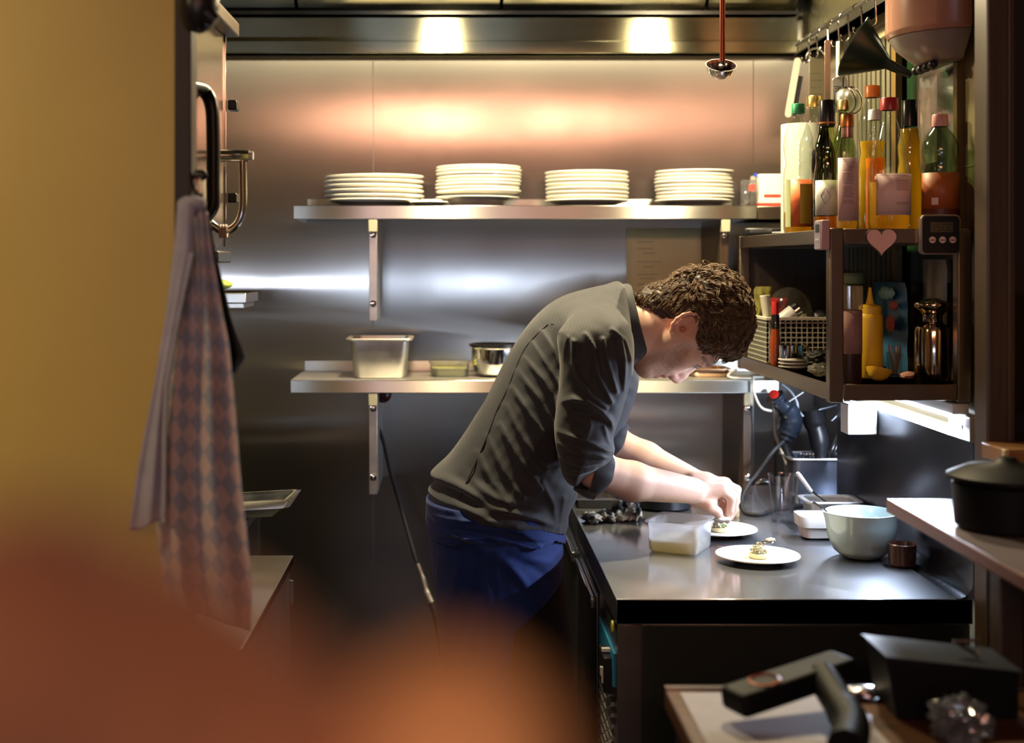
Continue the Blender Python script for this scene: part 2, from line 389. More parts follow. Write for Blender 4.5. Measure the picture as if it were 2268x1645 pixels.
# ---------------------------------------------------------------- open shelf box on the right wall
BX0, BX1, BY0, BY1, BZ0, BZ1 = .734, 1.012, 2.60, 3.45, 1.249, 1.586
M_frame = brushed('steel_frame', (.24, .19, .15), .34, .5, (0, 0, 1), (1, 1, 1), 10, .01, .02)
bx = thing('wall_shelf_unit', 'two-tier open steel shelf unit on the right wall with a square front post', 'shelf unit', ((BX0+BX1)/2, 3.0, BZ0), None)
for x, y in ((BX0, BY0), (BX1-.028, BY0), (BX0, BY1-.028), (BX1-.028, BY1-.028)):
    MB().box(x, x+.028, y, y+.028, BZ0-.004, BZ1).build('post', M_frame, bx, bevel=.003)
for z0, z1 in ((BZ1-.030, BZ1-.001), (BZ0, BZ0+.032)):
    MB().box(BX0+.028, BX1-.028, BY0+.003, BY0+.012, z0, z1).build('front_rail', M_frame, bx, bevel=.0015)
    MB().box(BX0+.001, BX0+.007, BY0+.028, BY1-.028, z0, z1).build('side_rail', M_frame, bx, bevel=.0015)
    MB().box(BX1-.008, BX1-.002, BY0+.028, BY1-.028, z0, z1).build('side_rail', M_frame, bx, bevel=.0015)
    MB().box(BX0+.028, BX1-.028, BY1-.012, BY1-.003, z0, z1).build('back_rail', M_frame, bx, bevel=.0015)
MB().box(BX0+.008, BX1-.009, BY0+.013, BY1-.013, BZ1-.006, BZ1-.002).build('upper_shelf', M_frame, bx)
MB().box(BX0+.008, BX1-.009, BY0+.013, BY1-.013, BZ0+.020, BZ0+.024).build('lower_shelf', M_frame, bx)
MB().box(BX0+.028, BX1-.028, BY1-.022, BY1-.019, BZ0+.033, BZ1-.031).build('back_panel', mat('dark_brown_panel', (.03, .02, .014), .4, 0, 6, .3, stretch=(20, 1, 1)), bx, False)
BS, BT = BZ0+.0245, BZ1-.0015           # heights of lower and upper shelf surfaces
# LED batten under the unit
M_led = mat('led_tube', (1, 1, 1), .4, emit=(.78, .86, 1), estr=20)
ld = thing('led_batten', 'bright white LED strip light under the steel shelf unit', 'strip light', (.985, 2.98, 1.20))
MB().box(.975, 1.006, 2.60, 3.30, 1.222, 1.243).build('housing', M_white, ld, bevel=.002)
MB().box(.973, .996, 2.61, 3.29, 1.214, 1.2215).build('diffuser', M_led, ld, bevel=.003)

# ---------------------------------------------------------------- oven on the left
ov = thing('wall_oven', 'tall steel oven with black curved door handle seen edge-on by the doorway', 'oven', (-.7, 2.45, .98))
M_ovglass = mat('oven_door_steel', (.42, .34, .28), .22, 1, 10, .1)
MB().box(-1.0, -.475, 2.15, 2.66, .98, 1.99).build('oven_body', M_dsteel, ov, bevel=.004)
d = MB().box(-.474, -.452, 2.13, 2.63, 1.55, 1.965).build('oven_door', M_ovglass, ov, bevel=.002)
MB().box(-.452, -.449, 2.622, 2.63, 1.55, 1.965).build('door_edge', M_chrome, d, bevel=.0005)
hp = smooth_path([P(433, 190, 2.30)+Vector((-.012, 0, 0)), P(450, 200, 2.36), P(468, 232, 2.36), P(472, 300, 2.36), P(472, 400, 2.36), P(471, 455, 2.36), P(455, 480, 2.36)], 6)
MB().tube(hp, .0135, 14, flat=.9).build('door_handle', M_black, d)
MB().box(-.50, -.425, 2.10, 2.64, 1.965, 1.992).build('visor', mat('brown_steel_visor', (.10, .065, .045), .4, 1), ov, bevel=.003)
for py in (232, 438):
    k = MB().box(-.452, -.434, 2.66, 2.70, Z_(py+11, 2.66), Z_(py-11, 2.66)).build('door_catch', M_black, ov, bevel=.003)
MB().box(-.50, -.445, 2.52, 2.66, Z_(582, 2.6), Z_(556, 2.6)).build('drip_tray', M_dsteel, ov, bevel=.003)
# sprung chrome handle arm
ha = thing('chrome_arm', 'chrome tube with a hanging curved bar beside the oven door', 'handle', P(470, 345, 2.55))
MB().tube([P(432, 345, 2.5), P(552, 345, 2.5)], .0115, 20).build('tube', M_chrome, ha)
MB().tube([P(552, 345, 2.5), P(561, 345, 2.5)], .008, 16).build('end_plug', M_white, ha)
MB().tube(smooth_path([P(537, 352, 2.5), P(538, 400, 2.5), P(537, 465, 2.5), P(522, 500, 2.5), P(495, 512, 2.5), P(468, 496, 2.5), P(448, 470, 2.5)], 6), .0075, 14).build('curved_bar', M_chrome, ha)
m = MB()
for dx in (-6, 0, 6):
    pts = [P(495+dx, 512, 2.5)+Vector((0, math.sin(a)*.011, math.cos(a)*.011)) for a in [k*PI/8 for k in range(17)]]
    m.tube(pts, .0025, 6, cap=False)
m.build('tie', mat('pink_tie', (.7, .5, .45), .6), ha)
# door closer at top left
dc = thing('door_closer', 'black rounded door closer at the top of the black door frame', 'door closer', P(440, 30, 2.0))
MB().blob(P(440, 12, 1.98), (.030, .03, .042), 3, .05, 2).build('closer_body', M_black, dc)
MB().tube([P(450, 25, 1.97), P(478, 48, 1.97)], [.016, .010], 12).build('closer_arm', M_black, dc)
# left worktop units
lc = thing('side_counter', 'pale steel side counter with a sharp corner at lower left', 'counter', (-.7, 2.4, 0))
MB().box(-1.0, -.339, 2.14, 2.816, .88, .90).build('worktop', brushed('pale_steel', (.62, .58, .52), .33, .3, (1, 0, 0), (1, 1, 1), 10, .03, .03), lc, bevel=.0015)
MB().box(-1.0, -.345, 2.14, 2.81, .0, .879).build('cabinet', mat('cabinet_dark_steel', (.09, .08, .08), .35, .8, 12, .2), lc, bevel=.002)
MB().box(-.344, -.338, 2.80, 2.807, .80, .85).build('hinge', M_steel, lc)
MB().tube([(-.338, 2.45, .70), (-.338, 2.45, .78)], .003, 8).build('door_pull', M_steel, lc)
sc_ = thing('sink_counter', 'lower steel counter edge beyond the towel, under a metal tray', 'counter', (-.7, 3.1, 0))
MB().box(-1.0, -.455, 2.86, 3.18, .93, .95).build('worktop', M_shelf, sc_, bevel=.002)
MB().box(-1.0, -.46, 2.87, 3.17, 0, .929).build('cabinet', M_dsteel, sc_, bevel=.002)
tr = thing('oven_tray', 'shallow steel tray jutting over the counter edge beyond the towel', 'tray', (-.45, 3.02, .953))
T = Matrix.Translation((-.50, 3.0, .9605)) @ rot('Y', -3)
g = MB()
g.rings([[T @ Vector((x, y, z)) for x, y in rrect(a, b, .02)] for a, b, z in ((.12, .10, 0), (.14, .115, .018), (.145, .12, .020), (.139, .114, .018), (.12, .098, .002))])
g.build('tray_body', M_steel, tr)
ss = thing('side_shelf', 'small steel shelf end with a lime green block on it at far left', 'shelf', (-.75, 3.3, 1.43))
MB().box(-1.019, X_(552, 3.25), 3.2, 3.40, Z_(670, 3.25), Z_(648, 3.25)).box(-1.019, X_(545, 3.25), 3.22, 3.38, Z_(682, 3.25), Z_(670, 3.25)).build('shelf_board', M_shelf, ss, bevel=.002)
solo('sponge', MB().blob(P(498, 630, 3.30)+Vector((-.02, 0, .0)), (.04, .03, .0135), 3, .04, 2), mat('lime_sponge', (.45, .55, .12), .7, 0, 80, .2),
     'lime green sponge on the small steel shelf at far left', 'sponge')

struct('trim_6', MB().box(1.021, 1.16, 2.535, 2.549, 0, 2.75), M_blacktrim)
# ================================================================ implicit surfaces
class Vol:
    def __init__(s, lo, hi, h):
        s.h = h; s.ax = [np.arange(lo[i], hi[i]+h, h, dtype=np.float32) for i in range(3)]
        s.v = np.full([len(a) for a in s.ax], .5, np.float32)
    def sl(s, lo, hi):
        sl = []
        for i in range(3):
            a = int(np.searchsorted(s.ax[i], lo[i])); b = int(np.searchsorted(s.ax[i], hi[i]))
            sl.append(slice(max(a, 0), max(b, a+1)))
        g = np.meshgrid(*[s.ax[i][sl[i]] for i in range(3)], indexing='ij', sparse=True)
        return tuple(sl), g
    def comb(s, sl, d, k, op):
        a = s.v[sl]
        if op == 'u':
            h = np.clip(.5+.5*(a-d)/k, 0, 1); s.v[sl] = a*(1-h)+d*h-k*h*(1-h)
        elif op == 's':
            h = np.clip(.5-.5*(a+d)/k, 0, 1); s.v[sl] = a*(1-h)-d*h+k*h*(1-h)
    def cap(s, a, b, ra, rb=None, k=.01, op='u'):
        rb = ra if rb is None else rb; a = np.array(a, np.float32); b = np.array(b, np.float32)
        m = max(ra, rb)+.03+k
        sl, (x, y, z) = s.sl(np.minimum(a, b)-m, np.maximum(a, b)+m)
        ba = b-a; L = float(ba@ba)+1e-12
        t = np.clip(((x-a[0])*ba[0]+(y-a[1])*ba[1]+(z-a[2])*ba[2])/L, 0, 1)
        d = np.sqrt((x-a[0]-t*ba[0])**2+(y-a[1]-t*ba[1])**2+(z-a[2]-t*ba[2])**2)-(ra+(rb-ra)*t)
        s.comb(sl, d, k, op)
    def ell(s, c, r, k=.01, op='u', ang=0, yaw=0):
        c = np.array(c, np.float32); m = max(r)+.03+k
        sl, (x, y, z) = s.sl(c-m, c+m)
        X, Y, Z = x-c[0], y-c[1], z-c[2]
        if ang:
            ca, sa = math.cos(ang), math.sin(ang); X, Z = X*ca+Z*sa, -X*sa+Z*ca
        if yaw:
            ca, sa = math.cos(yaw), math.sin(yaw); X, Y = X*ca+Y*sa, -X*sa+Y*ca
        k0 = np.sqrt((X/r[0])**2+(Y/r[1])**2+(Z/r[2])**2); k1 = np.sqrt((X/r[0]**2)**2+(Y/r[1]**2)**2+(Z/r[2]**2)**2)+1e-6
        s.comb(sl, k0*(k0-1)/k1, k, op)
    def chain(s, pts, rs, k=.004, op='u'):
        for i in range(len(pts)-1): s.cap(pts[i], pts[i+1], rs[i], rs[i+1], k, op)
    def mesh(s):
        v = s.v; ins = v < 0
        n = np.array(v.shape)-1
        cnt = np.zeros(n, np.int8)
        for dx in (0, 1):
            for dy in (0, 1):
                for dz in (0, 1): cnt += ins[dx:dx+n[0], dy:dy+n[1], dz:dz+n[2]]
        act = (cnt > 0) & (cnt < 8); I = np.argwhere(act)
        idx = np.full(n, -1, np.int32); idx[act] = np.arange(len(I))
        cor = [(a, b, c) for a in (0, 1) for b in (0, 1) for c in (0, 1)]
        cv = np.stack([v[I[:, 0]+a, I[:, 1]+b, I[:, 2]+c] for a, b, c in cor], 1)
        pos = np.zeros((len(I), 3)); w = np.zeros(len(I))
        for i, p in enumerate(cor):
            for j, q in enumerate(cor):
                if j > i and sum(abs(p[k]-q[k]) for k in range(3)) == 1:
                    A, B = cv[:, i], cv[:, j]; c = (A < 0) != (B < 0)
                    t = np.where(c, A/np.where(c, A-B, 1), 0)
                    pt = np.array(p)[None]+t[:, None]*(np.array(q)-np.array(p))[None]
                    pos += pt*c[:, None]; w += c
        pos = (pos/w[:, None]+I)*s.h+np.array([a[0] for a in s.ax])
        quads = []
        for ax in range(3):
            o = [i for i in range(3) if i != ax]
            sa = [slice(1, -1)]*3; sb = [slice(1, -1)]*3; sa[ax] = slice(0, -1); sb[ax] = slice(1, None)
            A, B = ins[tuple(sa)], ins[tuple(sb)]
            E = np.argwhere(A != B); fl = A[tuple(E.T)]
            base = E.copy(); base[:, o[0]] += 1; base[:, o[1]] += 1
            def cell(d0, d1):
                q = base.copy(); q[:, o[0]] -= d0; q[:, o[1]] -= d1
                return idx[q[:, 0], q[:, 1], q[:, 2]]
            q = np.stack([cell(1, 1), cell(0, 1), cell(0, 0), cell(1, 0)], 1)
            if ax == 1: fl = ~fl
            q[~fl] = q[~fl][:, ::-1]; quads.append(q)
        return pos, np.concatenate(quads)
    def build(s, name, m, parent=None, smooth_it=1, tint=None, label=None):
        pos, q = s.mesh()
        off = np.array(wloc(parent)) if parent else 0
        me = bpy.data.meshes.new(name)
        me.vertices.add(len(pos)); me.vertices.foreach_set('co', (pos-off).astype(np.float32).ravel())
        me.loops.add(q.size); me.loops.foreach_set('vertex_index', q.ravel().astype(np.int32))
        me.polygons.add(len(q)); me.polygons.foreach_set('loop_start', np.arange(0, q.size, 4, dtype=np.int32))
        me.polygons.foreach_set('use_smooth', np.ones(len(q), bool))
        me.update(calc_edges=True); me.validate()
        if tint is not None:
            at = me.color_attributes.new('tint', 'FLOAT_COLOR', 'POINT')
            c = np.ones((len(pos), 4), np.float32); c[:, :3] = tint(pos); at.data.foreach_set('color', c.ravel())
        me.materials.append(m)
        o = bpy.data.objects.new(name, me); COL.objects.link(o); o.parent = parent
        if smooth_it:
            md = o.modifiers.new('smooth', 'SMOOTH'); md.factor = .5; md.iterations = smooth_it
        return tag(o, label)
def poly_sd(poly, xs, zs):
    """signed distance in the xz plane, positive inside"""
    x, z = np.meshgrid(xs, zs, indexing='ij'); d = np.full(x.shape, 1e9); ins = np.zeros(x.shape, bool)
    n = len(poly)
    for i in range(n):
        (ax, az), (bx_, bz) = poly[i], poly[(i+1) % n]
        ex, ez = bx_-ax, bz-az; t = np.clip(((x-ax)*ex+(z-az)*ez)/(ex*ex+ez*ez+1e-12), 0, 1)
        d = np.minimum(d, np.hypot(x-ax-t*ex, z-az-t*ez))
        c = ((az > z) != (bz > z)) & (x < (bx_-ax)*(z-az)/(bz-az+1e-12)+ax); ins ^= c
    return np.where(ins, d, -d)
def crom(pts, n=5):
    pts = [np.array(p, float) for p in pts]; N = len(pts); out = []
    for i in range(N):
        p0, p1, p2, p3 = pts[i-1], pts[i], pts[(i+1) % N], pts[(i+2) % N]
        for k in range(n):
            t = k/n; out.append(tuple(.5*((2*p1)+(-p0+p2)*t+(2*p0-5*p1+4*p2-p3)*t*t+(-p0+3*p1-3*p2+p3)*t**3)))
    return out
def ridges(rl, Y, xs, zs):
    """cloth folds: each (x0,y0,x1,y1,width,amp) in photo pixels at depth Y becomes a raised or sunk line"""
    x, z = np.meshgrid(xs, zs, indexing='ij'); f = np.zeros(x.shape)
    segs = []
    for r_ in rl:
        if len(r_) == 3:
            for i in range(len(r_[0])-1): segs.append((*r_[0][i], *r_[0][i+1], r_[1], r_[2], 1))
        else: segs.append((*r_, 0))
    for (x0, y0, x1, y1, w, a, pl) in segs:
        ax, az, bx_, bz = X_(x0, Y), Z_(y0, Y), X_(x1, Y), Z_(y1, Y); w = w/F*Y
        ex, ez = bx_-ax, bz-az; L = math.hypot(ex, ez); t0 = ((x-ax)*ex+(z-az)*ez)/(L*L)
        t = np.clip(t0, 0, 1)
        bow = 0 if pl else .06*L*np.sin(t*PI)*(1 if (x0+y1) % 2 < 1 else -1)
        d = ((x-ax)*(-ez)+(z-az)*ex)/L-bow
        end = np.maximum(np.abs(t0-t)*L, 0)
        g_ = a*np.exp(-(d/w)**2)*np.exp(-(end/(w*(.7 if pl else 1.5)))**2)*(1 if pl else np.sin(np.clip(t, .02, .98)*PI)**.5)
        f = np.where(np.abs(g_) > np.abs(f), g_, f) if pl else f+g_
    return f
def wob(x, z, s, seed):
    return (np.sin(x*s+seed)*np.cos(z*s*1.13+seed*2.1)+.6*np.sin((x+z)*s*1.9+seed*.7+2*np.sin(z*s*.6))+.4*np.sin((x-z)*s*2.7+seed*3+1.5*np.sin(x*s*.9)))/2
def inflate(V, poly, Y, yc, W, R, folds=(), k=.01, noisea=0, clip=None, yfun=None, nsc=60, hem=None):
    px = [(X_(a, Y), Z_(b, Y)) for a, b in poly]
    xs, zs = V.ax[0], V.ax[2]
    lo = (min(p[0] for p in px)-.03, yc-W-.03, min(p[1] for p in px)-.03); hi = (max(p[0] for p in px)+.03, yc+W+.03, max(p[1] for p in px)+.03)
    sl, (x, y, z) = V.sl(lo, hi)
    D = poly_sd(px, xs[sl[0]], zs[sl[2]]); t = np.clip(D/R, -1, 1)
    fo = ridges(folds, Y, xs[sl[0]], zs[sl[2]])
    if noisea:
        xx, zz = np.meshgrid(xs[sl[0]], zs[sl[2]], indexing='ij'); fo = fo+noisea*wob(xx, zz, nsc, yc*10)
    fade = np.clip(t*2.5, 0, 1); fo = fo*fade
    t = t[:, None, :]; fo = fo[:, None, :]
    ycc = yc if yfun is None else yfun(x, z)
    if hem: W = W+hem[2]*np.clip((hem[0]-z)/(hem[0]-hem[1]), 0, 1)
    d = (np.sqrt(((y-ycc)/W)**2+(1-t)**2)-1)*np.minimum(W, R*1.2)-fo
    if clip: d = np.maximum(d, -poly_sd([(X_(a, Y), Z_(b, Y)) for a, b in clip], xs[sl[0]], zs[sl[2]])[:, None, :])
    V.comb(sl, d.astype(np.float32), k, 'u')
YC = 3.0
def Q(px, py, dy=0.0, Y=YC):
    p = P(px, py, Y); return (p.x, p.y+dy, p.z)
# ---------------------------------------------------------------- the chef
chef = thing('person', 'chef in dark grey jacket and blue apron bending over a plate', 'person', (.10, YC, 0))
def cloth_mat(name, col, rough, sheen, stripe=0, nsc=30, direction=(1, 0, .35)):
    m = mat(name, col, rough, 0, nsc, .12, .25, 350, sheen=sheen, bdist=.001, spec=.25)
    if stripe:
        nt = m.node_tree; b = nt.nodes['Principled BSDF']; tc = [q for q in nt.nodes if q.type == 'TEX_COORD'][0]
        w = nt.nodes.new('ShaderNodeTexWave'); w.inputs['Scale'].default_value = stripe; w.inputs['Distortion'].default_value = .6
        mp = nt.nodes.new('ShaderNodeMapping'); mp.inputs['Rotation'].default_value = (0, math.radians(-25), 0)
        nt.links.new(tc.outputs['Object'], mp.inputs[0]); nt.links.new(mp.outputs[0], w.inputs['Vector'])
        mx = nt.nodes.new('ShaderNodeMix'); mx.data_type = 'RGBA'; mx.blend_type = 'MULTIPLY'; mx.inputs[0].default_value = .22
        src = b.inputs['Base Color'].links[0].from_socket
        nt.links.new(src, mx.inputs[6]); nt.links.new(w.outputs[0], mx.inputs[7]); nt.links.new(mx.outputs[2], b.inputs['Base Color'])
    return m
M_jacket = cloth_mat('dark_grey_cotton', (.036, .039, .048), .7, .2, 55)
M_seam = mat('seam_thread', (.008, .008, .009), .8)
M_apron = cloth_mat('blue_cotton', (.008, .028, .15), .75, .15)
M_trous = cloth_mat('black_trouser_cloth', (.008, .008, .011), .85, .1)
M_hair = mat('brown_hair', (.030, .016, .009), .5, 0, 60, .5, spec=.35, sheen=.15)
M_skin = mat('skin', (.55, .32, .23), .5, sss=.12, bump=.12, bscale=220, bdist=.0008, spec=.35)
_nt = M_skin.node_tree; _at = _nt.nodes.new('ShaderNodeAttribute'); _at.attribute_name = 'tint'
_nt.links.new(_at.outputs['Color'], _nt.nodes['Principled BSDF'].inputs['Base Color'])
# --- body: one continuous skin surface
B = Vol((-.08, 2.68, .82), (.72, 3.33, 1.56), .0023)
# torso core and neck
B.cap(Q(1100, 1190), Q(1120, 1090), .075, .085, .03); B.cap(Q(1120, 1090), Q(1245, 820), .085, .085, .04); B.cap(Q(1245, 820), Q(1310, 752), .085, .060, .04)
B.cap(Q(1320, 745), Q(1400, 732), .062, .060, .03); B.cap(Q(1390, 732), Q(1480, 722), .064, .062, .03)
for s_ in (-1, 1):
    B.cap(Q(1300, 740), Q(1300, 745, s_*.17), .06, .055, .03)
# head
B.ell(Q(1556, 702), (.096, .077, .103), .02)
B.ell(Q(1496, 768), (.080, .060, .056), .025, ang=.1)
B.ell(Q(1432, 814), (.021, .026, .022), .02); B.cap(Q(1436, 806), Q(1478, 796), .024, .034, .02)
for s_ in (-1, 1):
    B.cap(Q(1430, 806, s_*.012), Q(1476, 752, s_*.050), .018, .018, .02)
    B.cap(Q(1476, 752, s_*.050), Q(1510, 742, s_*.058), .020, .022, .02)
    B.ell(Q(1512, 785, s_*.040), (.030, .026, .026), .02)
    B.cap(Q(1556, 792, s_*.036), Q(1563, 803, s_*.008), .011, .011, .012)
    B.ell(Q(1537, 812, s_*.030), (.015, .014, .012), .014, 's')
    B.ell(Q(1541, 800, s_*.031), (.0135, .014, .0125), .004)                       # lids
    B.cap(Q(1530, 810, s_*.022), Q(1534, 803, s_*.046), .0022, .0015, .003, 's')     # lid slit
    B.cap(Q(1543, 812, s_*.020), Q(1547, 802, s_*.044), .0028, .0022, .004)          # upper lid fold
    B.ell(Q(1490, 834, s_*.0105), (.0095, .0068, .0085), .004)                     # nostril wing
    B.ell(Q(1488, 842, s_*.0065), (.0050, .0028, .005), .002, 's')
B.chain([Q(1545, 806), Q(1528, 815), Q(1512, 829), Q(1500, 838)], [.008, .0085, .010, .0105], .008)
B.ell(Q(1498, 837.5), (.0105, .0100, .0105), .005)
B.ell(Q(1464, 811), (.032, .030, .021), .012)
B.cap(Q(1471, 829, -.016), Q(1472, 830.5, 0), .0045, .0060, .004); B.cap(Q(1471, 829, .016), Q(1472, 830.5, 0), .0045, .0060, .004)
B.cap(Q(1453, 828, -.014), Q(1452, 830.5, 0), .0045, .0068, .004); B.cap(Q(1453, 828, .014), Q(1452, 830.5, 0), .0045, .0068, .004)
B.cap(Q(1462, 830, -.020), Q(1462, 838, 0), .002, .0024, .003, 's'); B.cap(Q(1462, 830, .020), Q(1462, 838, 0), .002, .0024, .003, 's')
# ears
for s_ in (-1, 1):
    yo = lambda d: s_*(.064+d)
    B.ell((Q(1506, 718)[0], YC+yo(.008), Q(1506, 718)[2]), (.031, .008, .025), .006, ang=.85)
    hel = [(1481, 742, .004), (1475, 728, .012), (1477, 714, .016), (1486, 702, .019), (1499, 693.5, .021), (1513, 690, .021), (1526, 693, .019), (1533, 702, .016), (1531, 713, .011), (1522, 720, .006)]
    B.chain([(Q(a, b)[0], YC+yo(c), Q(a, b)[2]) for a, b, c in hel], [.006, .0052, .0042, .004, .004, .004, .0042, .004, .0036, .003], .003)
    B.ell((Q(1502, 718)[0], YC+yo(.019), Q(1502, 718)[2]), (.0165, .009, .0115), .003, 's', ang=.75)
    B.ell((Q(1500, 725)[0], YC+yo(.010), Q(1500, 725)[2]), (.006, .010, .006), .003, 's')
    B.cap((Q(1512, 708)[0], YC+yo(.014), Q(1512, 708)[2]), (Q(1526, 706)[0], YC+yo(.013), Q(1526, 706)[2]), .0025, .002, .003, 's')
    B.ell((Q(1484, 738)[0], YC+yo(.008), Q(1484, 738)[2]), (.008, .006, .009), .004)
    B.ell((Q(1508, 733)[0], YC+yo(.008), Q(1508, 733)[2]), (.006, .005, .005), .003)
# arms
def W_(px, py, Y): p = P(px, py, Y); return (p.x, p.y, p.z)
nsh, nel, nwr = W_(1320, 745, 2.82), W_(1303, 1040, 2.80), W_(1535, 1086, 2.92)
nel2 = W_(1318, 1040, 2.81); B.cap(nsh, nel2, .045, .036, .02); B.cap(nel2, W_(1400, 1066, 2.85), .038, .041, .015); B.cap(W_(1400, 1066, 2.85), nwr, .041, .0285, .015)
fsh, fel, fwr = W_(1320, 745, 3.18), W_(1345, 975, 3.20), W_(1552, 1072, 3.10)
B.cap(fsh, fel, .050, .044, .02); B.cap(fel, W_(1430, 1015, 3.17), .040, .038, .02); B.cap(W_(1430, 1015, 3.17), fwr, .038, .027, .015)
# near (right) hand: palm, four fingers, thumb
def hand(Yb, dx, dy, sy):
    q = lambda px, py, d=0.0: W_(px+dx, py+dy, Yb+d*sy)
    B.cap(q(1535, 1086), q(1560, 1084, .0), .026, .026, .012)
    kn = [q(1600, 1083, -.018), q(1603, 1084, .004), q(1598, 1088, .026), q(1588, 1096, .044)]
    wr_ = [q(1552, 1088, -.012), q(1552, 1088, .000), q(1550, 1092, .012), q(1548, 1098, .022)]
    for a, b, r in zip(wr_, kn, (.018, .018, .017, .016)): B.cap(a, b, r+.002, r-.004, .010)
    B.cap(q(1545, 1104, -.006), q(1572, 1112, -.014), .020, .017, .012)
    fs = [[kn[0], q(1620, 1102, -.020), q(1617, 1128, -.014), q(1611, 1150, -.008)],
          [kn[1], q(1628, 1098, .004), q(1626, 1124, .008), q(1617, 1144, .008)],
          [kn[2], q(1618, 1108, .028), q(1610, 1130, .026), q(1596, 1136, .022)],
          [kn[3], q(1604, 1116, .044), q(1594, 1130, .040), q(1582, 1130, .034)]]
    for f, r in zip(fs, (.0100, .0102, .0096, .0084)): B.chain(f, [r, r*.97, r*.88, r*.74], .0035)
    B.chain([q(1550, 1106, -.014), q(1572, 1120, -.030), q(1588, 1132, -.028), q(1597, 1149, -.014)], [.016, .0125, .0108, .0082], .006)
hand(2.955, 0, 2, 1)
hand(3.085, 4, -14, -1)
def tint_skin(p):
    base = np.array([.70, .46, .36]); c = np.tile(base, (len(p), 1))
    hx = (p[:, 0]-X_(1462, YC))*F/YC; hz = (p[:, 2]-Z_(812, YC))*F/YC   # px offsets from the mouth
    n = wob(p[:, 0], p[:, 2], 420, 1.3)*.5+wob(p[:, 1]+p[:, 0], p[:, 2], 260, 4)*.5
    ax, az = hx, -hz
    def sg(x0, y0, x1, y1, w):      # soft stroke in side view, photo pixels
        X0, Z0, X1, Z1 = x0-1462, -(y0-812), x1-1462, -(y1-812)
        t = np.clip(((ax-X0)*(X1-X0)+(hz-Z0)*(Z1-Z0))/((X1-X0)**2+(Z1-Z0)**2), 0, 1)
        return np.exp(-((np.hypot(ax-X0-t*(X1-X0), hz-Z0-t*(Z1-Z0)))/w)**4)
    beard = np.clip(sg(1412, 812, 1462, 822, 26)+sg(1440, 800, 1488, 786, 24)+sg(1480, 786, 1508, 762, 15)+.8*sg(1470, 826, 1484, 828, 7), 0, 1)*(p[:, 0] > X_(1400, YC))
    n2 = wob(p[:, 0]+.3*p[:, 1], p[:, 2], 900, 2.2)
    beard = beard*np.clip(.60+.30*n+.22*n2, 0, 1)
    c = c*(1-beard[:, None]*.85)+np.array([.17, .085, .055])*beard[:, None]*.78
    brow = sg(1548, 788, 1564, 808, 5.0)*(np.abs(p[:, 1]-YC) > .006)*(.8+.2*n2)
    c = c*(1-brow[:, None]*.85)+np.array([.06, .035, .02])*brow[:, None]*.85
    lash = sg(1533, 806, 1546, 809, 2.0)*(np.abs(p[:, 1]-YC) > .015)
    c = c*(1-lash[:, None]*.8)+np.array([.08, .04, .03])*lash[:, None]*.8
    lip = np.exp(-((ax/13)**2+((az-19)/7)**2)**2)*(np.abs(p[:, 1]-YC) < .022)
    c = c*(1-lip[:, None])+np.array([.45, .16, .14])*lip[:, None]
    ear = np.exp(-(((ax-44)/38)**2+((az+94)/34)**2)**2)*(np.abs(p[:, 1]-YC) > .060)
    c = c*(1-ear[:, None]*.6)+np.array([.62, .24, .16])*ear[:, None]*.6
    nose = np.exp(-(((ax-36)/14)**2+((az-24)/14)**2))
    c = c*(1-nose[:, None]*.35)+np.array([.58, .22, .18])*nose[:, None]*.35
    return c*(1+.05*n[:, None])
body = B.build('body', M_skin, chef, 1, tint_skin); del B
for s_ in (-1, 1):
    c = Vector(Q(1540, 802, s_*.031))
    e = MB().blob(c, (.0118, .0118, .0118), 3, 0).build('eyeball', mat('eye_white', (.6, .55, .5), .2), chef, label='pale eyeball')
    MB().lathe([(0, .0001), (.0045, -.0003), (.0058, -.0012)], c+Vector((-.006, 0, -.0103)), 16, rot('Y', 210)).build('iris', mat('dark_iris', (.03, .02, .015), .2), e)
# --- hair: cap plus curled locks
hairpoly = [(1404, 656), (1425, 640), (1450, 618), (1480, 600), (1515, 589), (1552, 588), (1595, 598), (1630, 628), (1652, 675), (1658, 730), (1645, 780), (1622, 798), (1604, 795), (1594, 780), (1570, 776), (1545, 768), (1528, 764), (1512, 760), (1524, 740), (1536, 722), (1536, 700), (1520, 688), (1500, 690), (1482, 702), (1462, 706), (1440, 690), (1422, 668)]
Hh = Vol((Q(1395, 0)[0], YC-.105, Z_(812, YC)), (Q(1680, 0)[0], YC+.105, Z_(572, YC)), .0026)
sl = tuple(slice(0, n) for n in Hh.v.shape); X3, Y3, Z3 = np.meshgrid(*Hh.ax, indexing='ij', sparse=True)
def edist(c, r):
    a = np.sqrt(((X3-c[0])/r[0])**2+((Y3-c[1])/r[1])**2+((Z3-c[2])/r[2])**2); return (a-1)*min(r)
d1 = edist(Q(1556, 700), (.104, .083, .111)); d2 = edist(Q(1455, 690), (.070, .056, .062))
h_ = np.clip(.5+.5*(d1-d2)/.03, 0, 1); dd = d1*(1-h_)+d2*h_-.03*h_*(1-h_)
hp_ = [(X_(a, YC), Z_(b, YC)) for a, b in crom(hairpoly, 3)]
D2 = poly_sd(hp_, Hh.ax[0], Hh.ax[2])[:, None, :]
nn = .0012*(np.sin(X3*150+3*np.sin(Z3*70))*np.cos(Y3*140+2*np.sin(X3*90))+.7*np.sin(Z3*210+2.5*np.sin(X3*120)+Y3*90)+.6*np.sin((X3+Z3)*330+Y3*200))
Hh.v = np.maximum(dd-nn, -(D2+nn*.8)).astype(np.float32)
hair = Hh.build('hair', M_hair, chef, 1); hpos = np.array([tuple(v.co) for v in hair.data.vertices]); hoff = np.array(wloc(chef))
hn = np.array([tuple(v.normal) for v in hair.data.vertices])
cands = [i for i in range(len(hpos)) if True]
m = MB(); rr = random.Random(3); cnt = 0
